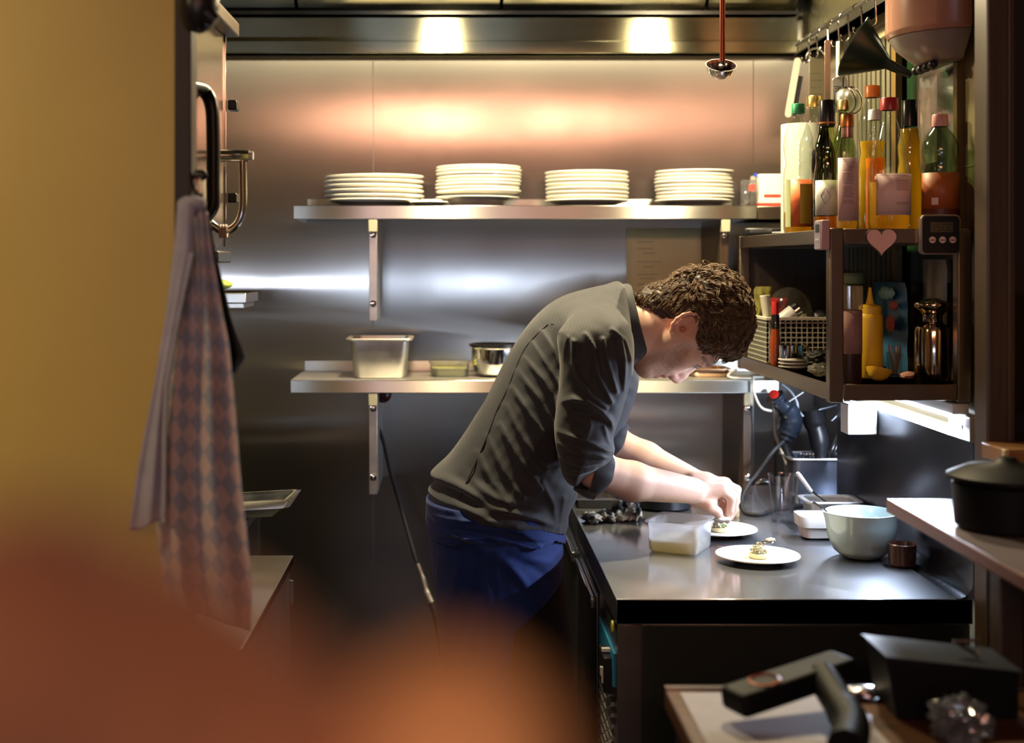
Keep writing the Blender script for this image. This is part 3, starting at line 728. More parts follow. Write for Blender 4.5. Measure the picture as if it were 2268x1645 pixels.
hc_ = np.array(Q(1545, 705))
while cnt < 1400:
    i = rr.choice(cands); p = hpos[i]+hoff
    out_ = Vector(p-hc_).normalized()
    px = VX+p[0]*F/p[1]; py = HY-(p[2]-HC)*F/p[1]
    if out_.dot(Vector(hn[i])) < .05: continue
    if px < 1530 and py > 682: continue
    top = min(1, max(0, (px-1480)/120))
    L = .020+.014*top*rr.random()+.010*rr.random()
    flow = Vector((-.8+1.6*top, .15*(1 if out_.y > 0 else -1), -.25)); flow = (flow-out_*flow.dot(out_)).normalized()
    if top > .3: flow = (Vector((rr.gauss(0, 1), rr.gauss(0, 1), rr.gauss(0, 1)))*.55+flow); flow = (flow-out_*flow.dot(out_)).normalized()
    sd = out_.cross(flow); amp = L*(.05+.17*top); ph = rr.random()*6; P0 = Vector(p)-out_*.001
    pts = []
    for k in range(6):
        t = k/5; pts.append(P0+flow*L*t*(1-.2*t)+out_*(L*(.10+.25*top)*math.sin(t*PI*.8))+sd*amp*math.sin(t*3.6+ph)-sd*amp*math.sin(ph))
    cnt += 1
    for q in range(9):
        o0 = Vector((rr.gauss(0, 1), rr.gauss(0, 1), rr.gauss(0, 1)))*.0034; o1 = Vector((rr.gauss(0, 1), rr.gauss(0, 1), rr.gauss(0, 1)))*.0018; r0 = .0006+.0006*rr.random()
        m.tube([p_+o0*(1-k/5)+o1*(k/5) for k, p_ in enumerate(pts)], [r0*.8, r0, r0, r0*.9, r0*.7, r0*.2], 4)
m.build('curled_locks', mat('light_brown_hair', (.105, .062, .032), .6, 0, 90, .55, spec=.35), chef, label='lighter brown curled locks on the crown')
# --- jacket
M_j = M_jacket
J = Vol((-.09, 2.68, .90), (.50, 3.34, 1.52), .0030)
tors = crom([(1375, 625), (1340, 630), (1300, 639), (1255, 652), (1215, 674), (1180, 707), (1150, 747), (1125, 787), (1100, 835), (1075, 885), (1050, 925), (1028, 960), (995, 1005), (962, 1036), (953, 1050), (962, 1064), (949, 1080), (951, 1104), (965, 1220), (1240, 1250), (1258, 1140), (1278, 1095), (1284, 1040), (1310, 980), (1345, 930), (1380, 870), (1400, 800), (1404, 740), (1398, 680)], 4)
tf = [([(1193, 728), (1212, 760), (1229, 795)], 5, .006), ([(1172, 752), (1200, 795), (1228, 838)], 5, .007), ([(1156, 785), (1195, 830), (1229, 890)], 6, .008), ([(1140, 812), (1180, 862), (1220, 925)], 6, .007),
      ([(1128, 848), (1165, 900), (1215, 965)], 6, .008), ([(1114, 885), (1150, 950), (1200, 1015)], 7, .007), ([(1102, 925), (1140, 990), (1190, 1055)], 7, .007), ([(1075, 950), (1110, 1020), (1150, 1070)], 7, .006),
      ([(1055, 985), (1080, 1035), (1120, 1078)], 7, .006), ([(1240, 1080), (1236, 1120), (1232, 1150)], 6, .006), ([(1190, 1040), (1215, 1090), (1222, 1130)], 6, .005),
      (958, 1040, 1060, 1074, 9, .014), (958, 1062, 1070, 1092, 6, -.012), (950, 1084, 1090, 1120, 8, .013), (1040, 1040, 1140, 1085, 8, .008), (1080, 1090, 1240, 1150, 7, .011), (1070, 1108, 1200, 1132, 6, -.009),
      (1255, 665, 1330, 650, 7, .003), (1290, 672, 1350, 662, 6, .003), ([(1310, 655), (1345, 665), (1375, 690)], 5, .003)]
inflate(J, tors, YC, YC, .178, .17, tf, .02, .0018, hem=(Z_(1040, YC), Z_(1130, YC), .030), clip=[(900, 560), (1500, 560), (1500, 1100), (1290, 1100), (1277, 1122), (1262, 1145), (1247, 1168), (1189, 1142), (1081, 1128), (1010, 1119), (940, 1108)])
nsl = crom([(1236, 742), (1240, 800), (1238, 860), (1231, 910), (1228, 958), (1236, 1010), (1248, 1056), (1272, 1077), (1300, 1057), (1335, 1036), (1352, 1018), (1361, 994), (1358, 965), (1372, 925), (1386, 880), (1400, 830), (1403, 780), (1394, 735), (1372, 705), (1335, 696), (1298, 702), (1262, 718)], 4)
sf = [([(1290, 735), (1308, 765), (1315, 824), (1347, 884)], 4.5, .008), ([(1326, 745), (1338, 800), (1358, 862)], 4.5, .008), ([(1262, 750), (1262, 800), (1276, 830), (1299, 868), (1335, 896)], 5, .008),
      ([(1238, 884), (1262, 876), (1292, 880), (1322, 900), (1345, 925), (1357, 950)], 6, .013), ([(1347, 725), (1378, 750), (1392, 790), (1394, 830)], 4.5, .006), ([(1368, 745), (1376, 800), (1376, 860)], 5, .006),
      ([(1252, 742), (1243, 790), (1241, 850)], 4, .005), ([(1231, 950), (1262, 958), (1300, 970), (1356, 996)], 5, .009), ([(1234, 978), (1275, 990), (1320, 998), (1350, 1012)], 4.5, .008), ([(1240, 1010), (1280, 1018), (1330, 1014)], 4.5, .009),
      ([(1247, 1036), (1280, 1038), (1312, 1030)], 4, .007), ([(1300, 905), (1298, 935), (1290, 960)], 6, .004), ([(1330, 935), (1340, 965), (1352, 985)], 4, .005), (1300, 760, 1300, 860, 5, -.004), (1352, 770, 1366, 850, 5, -.006), (1250, 905, 1350, 930, 8, -.008)]
inflate(J, nsl, 2.80, 2.80, .076, .062, sf, .012, .0020)
fsl = crom([(1300, 700), (1385, 706), (1405, 745), (1414, 800), (1414, 850), (1400, 900), (1384, 940), (1366, 975), (1340, 985), (1300, 950), (1280, 860), (1285, 760)], 4)
inflate(J, fsl, 3.19, 3.19, .07, .06, [], .02, .003)
# shoulder bridge, neck opening, sleeve openings, hollow hem
J.cap(Q(1305, 742, -.16), Q(1305, 742, .16), .072, .072, .03)
J.cap(W_(1308, 1046, 2.805), W_(1420, 1075, 2.86), .046, .050, .006, 's')
J.cap(W_(1355, 975, 3.19), W_(1450, 1020, 3.17), .042, .045, .006, 's')
J.cap(Q(1392, 722), Q(1470, 712), .070, .075, .008, 's')
jacket = J.build('jacket', M_j, chef, 2); del J
def jsurf(px, py):
    """camera-side surface depth of the torso at a photo pixel"""
    pp = [(X_(a, YC), Z_(b, YC)) for a, b in tors]; D = poly_sd(pp, np.array([X_(px, YC)]), np.array([Z_(py, YC)]))[0, 0]
    f = ridges(tf, YC, np.array([X_(px, YC)]), np.array([Z_(py, YC)]))[0, 0]*min(1, max(0, D/.17*2.5))
    t = min(1, max(0, D/.17)); y = YC-.178*math.sqrt(max(0, (1+f/.178)**2-(1-t)**2))
    return Vector((X_(px, YC), y, Z_(py, YC)))
for pts in ([(1208, 714), (1185, 735), (1160, 765), (1140, 805), (1118, 858), (1095, 905), (1075, 955), (1055, 1000), (1030, 1050), (1015, 1085)], [(1214, 713), (1225, 714), (1248, 718), (1262, 722)]):
    pth = smooth_path([jsurf(*p)+Vector((0, .0005, 0)) for p in pts], 8)
    MB().tube(pth, .0016, 6).build('seam', M_seam, jacket)
# rolled cuffs
def cuff(c, ax, r, w, name='cuff'):
    c = Vector(c); ax = Vector(ax).normalized(); u = ax.orthogonal().normalized(); v = ax.cross(u); rs = []
    for off, rad in ((-w/2, r*.93), (-w/2, r*1.03), (-w*.2, r*1.07), (w*.2, r*1.06), (w/2, r*1.0), (w/2, r*.88), (0, r*.90)):
        rs.append([c+ax*(off+.004*math.sin(3*a+off*90))+(u*math.cos(a)+v*math.sin(a))*(rad*(1+.04*math.sin(5*a+off*60)+.025*math.sin(9*a))) for a in [2*PI*k/40 for k in range(40)]])
    m = MB(); m.rings(rs+[rs[0]], False, False); m.build(name, M_j, jacket)
cuff(W_(1318, 1046, 2.81), (1, .25, -.45), .052, .034)
cuff(W_(1360, 978, 3.19), (1, -.1, -.55), .050, .030)
# collar: standing band round the neck
rs = []
cc = Vector(Q(1398, 715)); A1 = Vector((40, 0, -165)).normalized(); B1 = Vector((0, 1, 0)); N1 = Vector((.965, 0, .26))
for off, sc, th in ((-.032, 1.10, 1), (-.010, 1.02, 1), (.010, .99, 1), (.014, .95, 1), (.008, .93, 1), (-.032, 1.0, 1)):
    rs.append([cc+N1*(off+.004*math.cos(a*2))+(A1*math.cos(a)*.089+B1*math.sin(a)*.080)*sc*(1+.015*math.sin(7*a+off*80)) for a in [2*PI*k/56 for k in range(56)]])
m = MB(); m.rings(rs+[rs[0]], False, False); m.build('collar', M_j, jacket)
# --- trousers, apron, shoes
Tt = Vol((-.13, 2.80, .05), (.33, 3.20, 1.02), .0055)
leg = [(962, 1110), (1244, 1170), (1248, 1250), (1262, 1400), (1272, 1520), (1284, 1660), (1280, 1800), (1270, 2030), (1020, 2030), (1000, 1800), (1000, 1645), (992, 1440), (978, 1290), (966, 1180)]
inflate(Tt, leg, YC, YC, .160, .13, [], .02, .003, nsc=30)
gap = Vol.cap
Tt.cap((.02, YC, .0), (.12, YC, .60), .035, .006, .03, 's'); Tt.cap((.18, YC, .0), (.12, YC, .60), .035, .006, .03, 's'); Tt.cap((.10, YC, 0), (.11, YC, .55), .04, .008, .03, 's')
Tt.build('trousers', M_trous, chef, 1)
Ap = Vol((-.11, 2.78, .10), (.28, 3.22, 1.02), .0035)
ap = [(944, 1118), (943, 1150), (949, 1195), (957, 1235), (960, 1290), (966, 1350), (974, 1430), (980, 1520), (988, 1645), (995, 1900), (1115, 1900), (1122, 1645), (1124, 1420), (1132, 1350), (1180, 1312), (1238, 1268), (1246, 1215), (1240, 1175), (1180, 1150), (1080, 1135), (1000, 1128)]
af = [(1078, 1195, 1080, 1400, 8, -.010), (1060, 1200, 1000, 1420, 12, -.012), (1095, 1210, 1110, 1380, 9, .008), (1100, 1190, 1180, 1300, 10, .010), (1120, 1190, 1225, 1270, 9, -.007), (1020, 1190, 975, 1330, 10, .007),
      (1045, 1330, 1040, 1640, 14, .014), (1005, 1330, 1010, 1640, 12, -.012), (1085, 1400, 1090, 1640, 12, -.010), (1150, 1200, 1235, 1230, 8, .006)]
inflate(Ap, [(957, 1060), (1235, 1060), (1246, 1160), (1249, 1230), (1256, 1330), (1264, 1500), (1272, 1700), (1262, 2100), (1000, 2100), (988, 1645), (974, 1430), (960, 1290), (949, 1195), (944, 1130)], YC, YC, .186, .13, [(*q[:5], q[5]*.6) for q in af], .01, .0008, clip=[(900, 1118)]+[(900, 1900)]+ap[10:])
apron = Ap.build('apron', M_apron, chef, 1)
Wb = Vol((-.11, 2.78, .85), (.30, 3.22, 1.02), .0032)
wbp = crom([(946, 1112), (942, 1150), (948, 1175), (1000, 1176), (1080, 1184), (1160, 1180), (1222, 1172), (1250, 1190), (1256, 1172), (1245, 1160), (1180, 1138), (1080, 1124), (1000, 1114)], 4)
inflate(Wb, [(946, 1040), (1236, 1040), (1252, 1165), (1254, 1240), (948, 1240), (942, 1150)], YC, YC, .198, .13, [(950, 1130, 1240, 1175, 4, .007), (950, 1142, 1200, 1172, 3, -.006), (952, 1155, 1180, 1180, 4, .007), (960, 1122, 1150, 1140, 4, .005), (1000, 1150, 1120, 1168, 3, -.005)], .006, .001, clip=[(900, 1100)]+wbp[:0]+[(900, 1178), (1000, 1176), (1080, 1184), (1160, 1180), (1222, 1172), (1250, 1196), (1270, 1180), (1245, 1130), (1180, 1110), (1080, 1100)])
Wb.build('waistband', M_apron, apron, 1)
pk = smooth_path([Vector((X_(a, YC), YC-.178*math.sqrt(max(0, 1-(1-min(1, d/.13))**2))-.001, Z_(b, YC))) for a, b, d in ((972, 1190, .027), (968, 1230, .022), (966, 1270, .018), (968, 1310, .014))], 6)
for k in range(0, len(pk)-1, 1):
    pass
m = MB()
for k in range(len(pk)-1): m.tube([pk[k], pk[k].lerp(pk[k+1], .55)], .0011, 5)
m.build('stitching', mat('pale_blue_thread', (.12, .15, .40), .7), apron)
for s_ in (-1, 1):
    m = MB(); y = YC+s_*.085
    m.rings([[Vector((.13+a*.145*sx, y+b*.05*sx*(1 if a > 0 else .9), z)) for a, b in [(math.cos(q), math.sin(q)) for q in [2*PI*k/28 for k in range(28)]]] for sx, z in ((.95, 0), (1, .012), (.97, .035), (.80, .065), (.55, .085), (.42, .11))])
    m.build('shoe', mat('black_shoe', (.01, .01, .01), .4), chef)
# ================================================================ crockery
M_china = mat('cream_china', (.86, .83, .74), .25, 0, 10, .03)
M_plate = mat('white_china', (.80, .78, .74), .15, 0, 10, .03, coat=.3)
def plate_prof(r, h, t=.004, deep=0):
    f = r*.56
    if deep: return [(0, .002), (r*.5, .002), (r*.52, 0), (r*.56, 0), (r*.60, .005), (r*.70, h*.78), (r*.97, h), (r, h+.002), (r*.985, h+.004), (r*.70, h*.84+.003), (r*.54, .007), (0, .006)]
    return [(0, .003), (f-.004, .003), (f-.002, 0), (f+.002, 0), (f+.006, .004), (r*.80, h*.62), (r*.97, h-.002), (r, h+.001), (r*.992, h+t), (r*.96, h+t-.001), (r*.80, h*.62+t), (f, .006), (0, .0055)]
ORD = ['topmost', 'second from the top', 'third from the top', 'fourth from the top', 'fifth from the top', 'sixth from the top', 'seventh from the top', 'eighth from the top', 'ninth from the top', 'tenth from the top']
def stack(px, r, n, step, where, grp, deep_bottom=False, Y=3.605):
    x = X_(px, Y); base = ZT+.0003; rr = random.Random(int(px)); proto = None
    for k in range(n):
        top = n-1-k
        z = base+k*step
        if k == 0 and deep_bottom:
            m = MB().lathe(plate_prof(r*.99, .024, deep=1), (0, 0, 0), 56); o = m.build('deep_plate', M_china); base += .016
            lab = 'deep white soup plate at the bottom of the %s stack' % where
        elif proto is None:
            o = proto = MB().lathe(plate_prof(r, .0165), (0, 0, 0), 56).build('plate', M_china)
        else:
            o = proto.copy(); COL.objects.link(o)
        if not (k == 0 and deep_bottom):
            lab = 'white plate, %s of the %s stack on the upper shelf' % (ORD[top] if k else 'bottom one', where)
        o.location = (x+rr.uniform(-.0025, .0025), Y+rr.uniform(-.002, .002), z); o.rotation_euler = (rr.uniform(-.006, .006), rr.uniform(-.006, .006), 0)
        s = 1+rr.uniform(-.012, .010); o.scale = (s, s, 1)
        tag(o, lab, 'plate', grp)
stack(829, .134, 6, .0128, 'leftmost widest', 'plates in the leftmost stack')
stack(1059, .116, 9, .0092, 'second', 'plates in the second stack', True)
stack(1299.5, .113, 8, .0107, 'third', 'plates in the third stack')
stack(1537, .105, 9, .0098, 'rightmost', 'plates in the rightmost stack')
o = solo('saucer', MB().lathe([(0, 0), (.03, 0), (.052, .010), (.050, .012), (.03, .003), (0, .003)], (X_(950, 3.515), 3.515, ZT+.0005), 40), M_china, 'small shallow white saucer between the first two plate stacks', 'saucer')
# recipe sheet on the wall
rs_ = thing('recipe_sheet', 'paper sheet coloured as in yellow light, with faint lines, taped to the steel wall above the chef', 'paper', P(1475, 700, 3.748))
px0, px1, pz0, pz1 = X_(1387, 3.748), X_(1563, 3.748), Z_(745, 3.748), Z_(505, 3.748)
m = MB().grid(8, 10, lambda u, v: Vector((px0+(px1-px0)*u, 3.7465-.002*math.sin(u*5)*v, pz0+(pz1-pz0)*v)))
m.build('paper', mat('yellow_lit_paper', (.85, .78, .45), .7, 0, 3, .05), rs_, solid=.0004)  # yellow light on the sheet is put into its base colour
m = MB(); rr = random.Random(5)
for py, w, x0 in ((535, 38, 1410), (550, 38, 1410), (560, 30, 1422), (579, 56, 1410), (590, 26, 1424), (607, 46, 1410), (616, 30, 1420), (629, 40, 1410)):
    m.box(X_(x0, 3.744), X_(x0+w, 3.744), 3.7425, 3.7432, Z_(py+1.6, 3.744), Z_(py-.4, 3.744))
m.build('faint_lines', mat('faded_ink', (.52, .48, .30), .8), rs_, False)
# corner shelf with packet and carton
cs = thing('corner_shelf', 'short dull steel shelf in the corner right of the plate stacks', 'shelf', (.86, 3.6, ZT-.035))
MB().box(.790, .95, 3.47, 3.749, ZT-.036, ZT-.001).build('shelf_board', M_frame, cs, bevel=.002)
ca = thing('carton', 'white carton with a red band beside the paper roll', 'box', (.84, 3.6, ZT))
ca_b = MB().box(X_(1682, 3.55), .925, 3.55, 3.66, ZT-.0005, Z_(385, 3.55)).build('box_body', mat('white_card', (.75, .72, .66), .6), ca, bevel=.002)
MB().box(X_(1682, 3.55)-.0008, .9255, 3.549, 3.66, ZT+.001, ZT+.011).box(X_(1692, 3.55), .9255, 3.549, 3.5505, ZT+.026, ZT+.034).build('red_band', mat('red_print', (.62, .06, .04), .5), ca, False)
pk_ = thing('packet', 'clear grey plastic packet with a red label at the end of the upper shelf', 'packet', (X_(1660, 3.58), 3.58, ZT))
def pillow(x0, x1, z0, z1, y, th, seed=0, axis='y', M=None):
    m = MB(); n = 14
    def f(sg):
        def g_(u, v):
            e = (1-(2*u-1)**4)*(1-(2*v-1)**4); w = mnoise.noise(Vector((u*4+seed, v*4, sg)))
            a = x0+(x1-x0)*(u+.03*mnoise.noise(Vector((v*5, seed, 1)))); c = z0+(z1-z0)*(v+.0*w); d = sg*th*(.55+.45*w)*e
            p = Vector((a, y+d, c)) if axis == 'y' else Vector((y+d, a, c))
            return M @ p if M else p
        return g_
    m.grid(n, n, f(-1)); m.grid(n, n, f(1)); return m
pillow(X_(1640, 3.58), X_(1681, 3.58), ZT, Z_(398, 3.58), 3.58, .02, 3).build('bag', thin('clear_grey_film', (.8, .8, .8), .2, .15, .35, (.4, .4, .42)), pk_)
MB().box(X_(1658, 3.555), X_(1673, 3.555), 3.552, 3.553, Z_(423, 3.555), Z_(408, 3.555)).build('red_label', mat('red_label', (.6, .08, .06), .5), pk_, False)
MB().lathe([(0, 0), (.006, 0), (.006, .008), (0, .009)], (X_(1674, 3.58), 3.58, Z_(391, 3.58)), 12).build('blue_cap', mat('blue_cap', (.03, .06, .5), .4), pk_)
# ---------------------------------------------------------------- lower shelf
ZS = ZL+.0004
t = thing('gastro_pan', 'deep square steel pan on the left part of the lower shelf', 'pan', (X_(842, 3.56), 3.57, ZS))
rim_mb(X_(843, 3.575), 3.575, Z_(752, 3.52), .087, .087, .012, .004).build('rim', mat('warm_rim', (.72, .70, .62), .45, 1), t)
pan_mb(X_(843, 3.575), 3.575, ZS, .086, .086, Z_(752, 3.52)-ZS, taper=.80, lip=.010).build('pan_body', M_steelr, t)
t = thing('plastic_tub', 'low clear plastic tub with pale yellow contents on the lower shelf', 'tub', (X_(995, 3.6), 3.6, ZS))
pan_mb(X_(996, 3.59), 3.59, ZS, .056, .045, .038, taper=.9, lip=.004).build('tub_wall', thin('clear_tub', (.92, .93, .86), .15, .1, .25, (.6, .6, .5)), t)
pan_mb(X_(996, 3.59), 3.59, ZS+.002, .047, .037, .020, taper=.95, lip=.002).build('contents', mat('pale_yellow_food', (.62, .60, .22), .5), t)
t = thing('steel_bowl', 'round polished steel bowl with a dark rim behind the chef on the lower shelf', 'bowl', (X_(1090, 3.58), 3.58, ZS))
MB().lathe([(0, 0), (.040, 0), (.055, .012), (.062, .04), (.063, .075), (.067, .078), (.066, .081), (.061, .078), (.060, .04), (.052, .014), (.038, .003), (0, .002)], (X_(1096, 3.58), 3.58, ZS), 48).build('bowl_wall', M_chrome, t)
MB().lathe([(.064, .079), (.069, .081), (.069, .087), (.064, .088)], (X_(1096, 3.58), 3.58, ZS), 48, closed=True).build('dark_rim', M_black, t)
solo('glass_lid', MB().lathe([(0, 0), (.09, 0), (.094, .003), (.09, .005), (0, .005)], (X_(945, 3.50)+.001, 3.56, ZS), 40, sx=1.0, sy=.40), thin('clear_lid', (.85, .88, .92), .4, .05), 'flat clear lid lying on the lower shelf in front of the tub', 'lid') if False else None
t = thing('low_pan', 'low tan metal pan on the lower shelf below the chef forehead', 'pan', (X_(1570, 3.6), 3.6, ZS))
pan_mb(X_(1568, 3.60), 3.60, ZS, .055, .06, .022, taper=.95).build('pan_body', mat('tan_metal', (.42, .27, .16), .35, .6), t)
# white cable on shelf
solo('white_cable', MB().tube(smooth_path([P(1630, 818, 3.6), P(1614, 829, 3.5), P(1618, 836, 3.49), P(1655, 838, 3.49), P(1690, 835, 3.5)], 6)+smooth_path([P(1668, 835, 3.445), P(1668, 860, 3.435), P(1678, 890, 3.43), P(1690, 905, 3.43), P(1709, 910, 3.43)], 6), .0035, 10),
     mat('white_cable', (.55, .52, .45), .5), 'white power cable looping over the right end of the lower shelf', 'cable')
solo('white_cable', MB().tube(smooth_path([P(1733, 852, 3.5), P(1752, 868, 3.48), P(1765, 890, 3.46), P(1768, 908, 3.46), P(1779, 922, 3.46)], 6), .003, 10), mat('grey_cable', (.4, .42, .48), .5), 'short pale cable hanging behind the hand blender', 'cable')
# hose and dark red ball under the shelf
t = thing('hose', 'long black hose with a pale metal joint hanging down the wall beside the chef', 'hose', (X_(900, 3.6), 3.6, 0))
MB().tube(smooth_path([P(819, 878, 3.62), P(830, 925, 3.61), P(848, 975, 3.60), P(866, 1050, 3.6), P(884, 1110, 3.58), P(905, 1185, 3.56), P(923, 1245, 3.54)], 6), .0052, 10).build('tube', M_rubber, t)
MB().tube(smooth_path([P(925, 1248, 3.54), P(937, 1280, 3.53), P(946, 1312, 3.52), P(956, 1335, 3.51)], 5), [.006]*5+[.008]*5+[.010]*6, 12).build('metal_joint', M_steelr, t)
MB().tube(smooth_path([P(955, 1332, 3.51), P(966, 1370, 3.50), P(985, 1480, 3.5), P(1010, 1700, 3.5), Vector((.02, 3.5, .004))], 6), .008, 10).build('lower_tube', M_rubber, t)
solo('red_ball', MB().blob(P(848, 874, 3.60), (.024, .024, .022), 3, .02, 2), mat('dark_red_plastic', (.05, .008, .006), .35), 'dark red round knob under the lower shelf beside the hose', 'knob')
MB().tube([P(838, 890, 3.66), P(838, 1100, 3.66)], .003, 8)
# ---------------------------------------------------------------- ladle
t = thing('ladle', 'steel ladle with a red-brown handle hanging from the hood', 'ladle', P(1600, 150, 2.70))
hxx = X_(1600, 2.70)
MB().tube([(hxx, 2.70, Z_(137, 2.70)), (hxx, 2.70, 2.325)], .0056, 12).build('handle', mat('red_brown_handle', (.25, .055, .02), .3, .5), t)
MB().lathe([(0, -.026), (.015, -.023), (.026, -.012), (.030, .0), (.0315, .002), (.0295, .002), (.025, -.010), (.014, -.021), (0, -.024)], P(1597, 146, 2.685), 36, rot('X', 32)).build('ladle_bowl', M_chrome, t)
MB().tube(smooth_path([P(1600, 128, 2.70), P(1601, 138, 2.71), P(1598, 140, 2.715)], 4), .0045, 10).build('socket', M_steel, t)
# ---------------------------------------------------------------- bottles on the unit
def label_mb(r, z0, z1, a0, a1, c, off=.0006, n=20):
    m = MB(); m.grid(n, 2, lambda u, v: Vector((c[0]+(r+off)*math.cos(a0+(a1-a0)*u), c[1]+(r+off)*math.sin(a0+(a1-a0)*u), c[2]+z0+(z1-z0)*v)))
    return m
G_clear = thin('clear_glass', (.90, .93, .90), .25); G_green = thin('green_glass', (.62, .72, .42), .25); G_pet = thin('clear_plastic_bottle', (.88, .92, .90), .3, .1)
G_dark = thin('dark_glass', (.05, .06, .03), .3); G_pg = thin('greenish_plastic', (.55, .66, .50), .25, .1)
def liquid(name, c, d=.6):
    return thin(name, c, .05, .1, d, c)
L_yel = liquid('yellow_oil', (.85, .58, .05), .55); L_amb = liquid('amber_liquid', (.85, .34, .03), .6); L_gol = liquid('golden_oil', (.85, .56, .08), .5); L_dk = liquid('dark_vinegar', (.05, .02, .01), .6)
M_pinklab = mat('pinkish_label', (.85, .60, .55), .6); M_whitelab = mat('white_label', (.66, .66, .60), .6); M_ink = mat('label_ink', (.16, .10, .10), .7)
BLK = mat('black_cap', (.012, .012, .014), .25)
def bottle(lab, px, Y, r, ztop, shape, glass, capm, caph, neck=.32, liq=None, level=.5, base=None, name='bottle', grp='bottles on top of the steel shelf unit', cat='bottle', seg=28, capr=None):
    b = BT+.0004 if base is None else base; H = ztop-b; c = (X_(px, Y), Y, b)
    t = thing(name, lab, cat, c, grp); rn = r*neck
    S = {'straight': [(0, .004), (r*.6, .001), (r*.92, 0), (r, .008), (r, H*.60), (r*.96, H*.66), (r*.72, H*.73), (rn*1.2, H*.80), (rn, H*.84), (rn, H-caph*.7)],
         'wavy': [(0, .006), (r*.6, .001), (r*.93, 0), (r, .010), (r, H*.42), (r*.97, H*.47), (r*.84, H*.54), (r*.92, H*.60), (r*1.0, H*.66), (r*.97, H*.74), (r*.75, H*.82), (rn*1.15, H*.88), (rn, H*.90), (rn, H-caph*.7)],
         'cone': [(0, .012), (r*.5, .002), (r*.92, 0), (r, .010), (r, H*.38), (r*.97, H*.46), (r*.80, H*.60), (r*.58, H*.72), (rn*1.2, H*.80), (rn, H*.84), (rn, H-caph*.7)],
         'bulb': [(0, .006), (r*.6, .001), (r*.93, 0), (r, .010), (r, H*.36), (r*.90, H*.46), (r*.80, H*.53), (r*.88, H*.60), (r*.90, H*.65), (r*.72, H*.72), (rn*1.25, H*.79), (rn, H*.82), (rn, H-caph*.7)]}[shape]
    MB().lathe(S, c, seg).build('bottle_wall', glass, t, auto=60)
    if liq:
        ins = [(max(0, q-.0015) if q > 0 else 0, z+.0012) for q, z in S if z < H*level]; q1 = ins[-1][0]
        MB().lathe(ins+[(q1, H*level), (0, H*level)], c, seg).build('liquid', liq, t)
    cr = capr or rn*1.22; zc = H-caph
    cp = [(rn*.9, zc), (cr, zc), (cr*1.0, zc+caph*.15), (cr*.97, H-.002), (cr*.9, H), (0, H)]
    MB().lathe(cp, c, 24).build('cap', capm, t)
    return t, c, H
GR = 'bottles on top of the steel shelf unit'
A0, A1 = math.radians(200), math.radians(340)
t, c, H = bottle('plastic bottle with green cap and orange fruit label, leftmost on the unit', 1768, 2.98, .0325, Z_(230, 2.98), 'wavy', G_pet, mat('green_cap', (.0, .16, .06), .4), .022, .38, L_gol, .16)
lb = label_mb(.0325, .013, .118, A0, A1, c).build('label', mat('orange_label', (.72, .16, .04), .5), t, solid=.0003)
label_mb(.0325, .02, .108, math.radians(262), math.radians(325), c, .0010).build('yellow_fruit_print', mat('yellow_print', (.66, .42, .06), .5), lb)
label_mb(.0325, .013, .118, A0, math.radians(226), c, .0010).build('pale_green_print', mat('pale_green_print', (.50, .58, .30), .5), lb)
bottle('clear bottle with gold cap and dark neck behind the green-capped one', 1803, 3.10, .034, Z_(213, 3.10), 'straight', G_clear, mat('gold_cap', (.62, .45, .14), .25, 1), .026, .42, L_dk, .30)
bottle('nearly black slim bottle wedged behind the olive oil', 1824, 2.92, .026, Z_(247, 2.92), 'straight', G_dark, BLK, .03, .4, L_dk, .6)
t, c, H = bottle('glass bottle with tall black cap and white diamond-marked label', 1832, 2.79, .0285, Z_(222, 2.79), 'bulb', G_green, BLK, .056, .50, L_amb, .11, capr=.0165)
lb = label_mb(.0285, .032, .105, A0, A1, c).build('label', M_whitelab, t, solid=.0003)
m = MB(); q = [(math.radians(248), .089), (math.radians(268), .072), (math.radians(248), .055), (math.radians(228), .072)]
for i in range(4):
    (a, z), (b, w) = q[i], q[(i+1) % 4]; p = [Vector((c[0]+.0296*math.cos(a+(b-a)*k/5), c[1]+.0296*math.sin(a+(b-a)*k/5), c[2]+z+(w-z)*k/5)) for k in range(6)]
    m.tube(p, .0004, 4)
m.build('diamond_outline', M_ink, lb)
MB().lathe([(.0168, H-.050), (.0172, H-.050), (.0172, H-.046), (.0168, H-.046)], c, 24).build('orange_ring', mat('orange_ring', (.5, .16, .02), .4), t)
t, c, H = bottle('slim bottle with copper cap and pinkish text label', 1876, 2.70, .0215, Z_(253, 2.70), 'straight', G_clear, mat('copper_cap', (.55, .22, .06), .3, .8), .026, .50, L_gol, .12)
lb = label_mb(.0215, .018, .145, A0, A1, c).build('label', mat('mauve_label', (.60, .40, .40), .6), t, solid=.0003)
m = MB()
for k in range(30):
    z = .140-k*.0030
    if k % 9 == 8: continue
    m.grid(8, 2, lambda u, v: Vector((c[0]+.0224*math.cos(math.radians(232+60*u*(.8+.2*((k*7) % 3)/2))), c[1]+.0224*math.sin(math.radians(232+60*u*(.8+.2*((k*7) % 3)/2))), c[2]+z+.0009*v)))
m.build('text_lines', M_ink, lb, False)
MB().lathe([(.0110, H*.80), (.0116, H*.80), (.0114, H-.027), (.0108, H-.027)], c, 20, closed=True).build('foil_neck', mat('rose_foil', (.45, .24, .20), .3, .7), t)
bottle('tall clear bottle with orange cap, yellow liquid inside', 1932, 2.92, .030, Z_(190, 2.92), 'wavy', G_clear, mat('orange_cap', (.62, .16, .015), .35), .026, .45, L_yel, .62)
bottle('small bottle with white cap behind the red-capped one', 1938, 2.81, .021, Z_(243, 2.81), 'cone', G_clear, M_white, .022, .55, L_amb, .60)
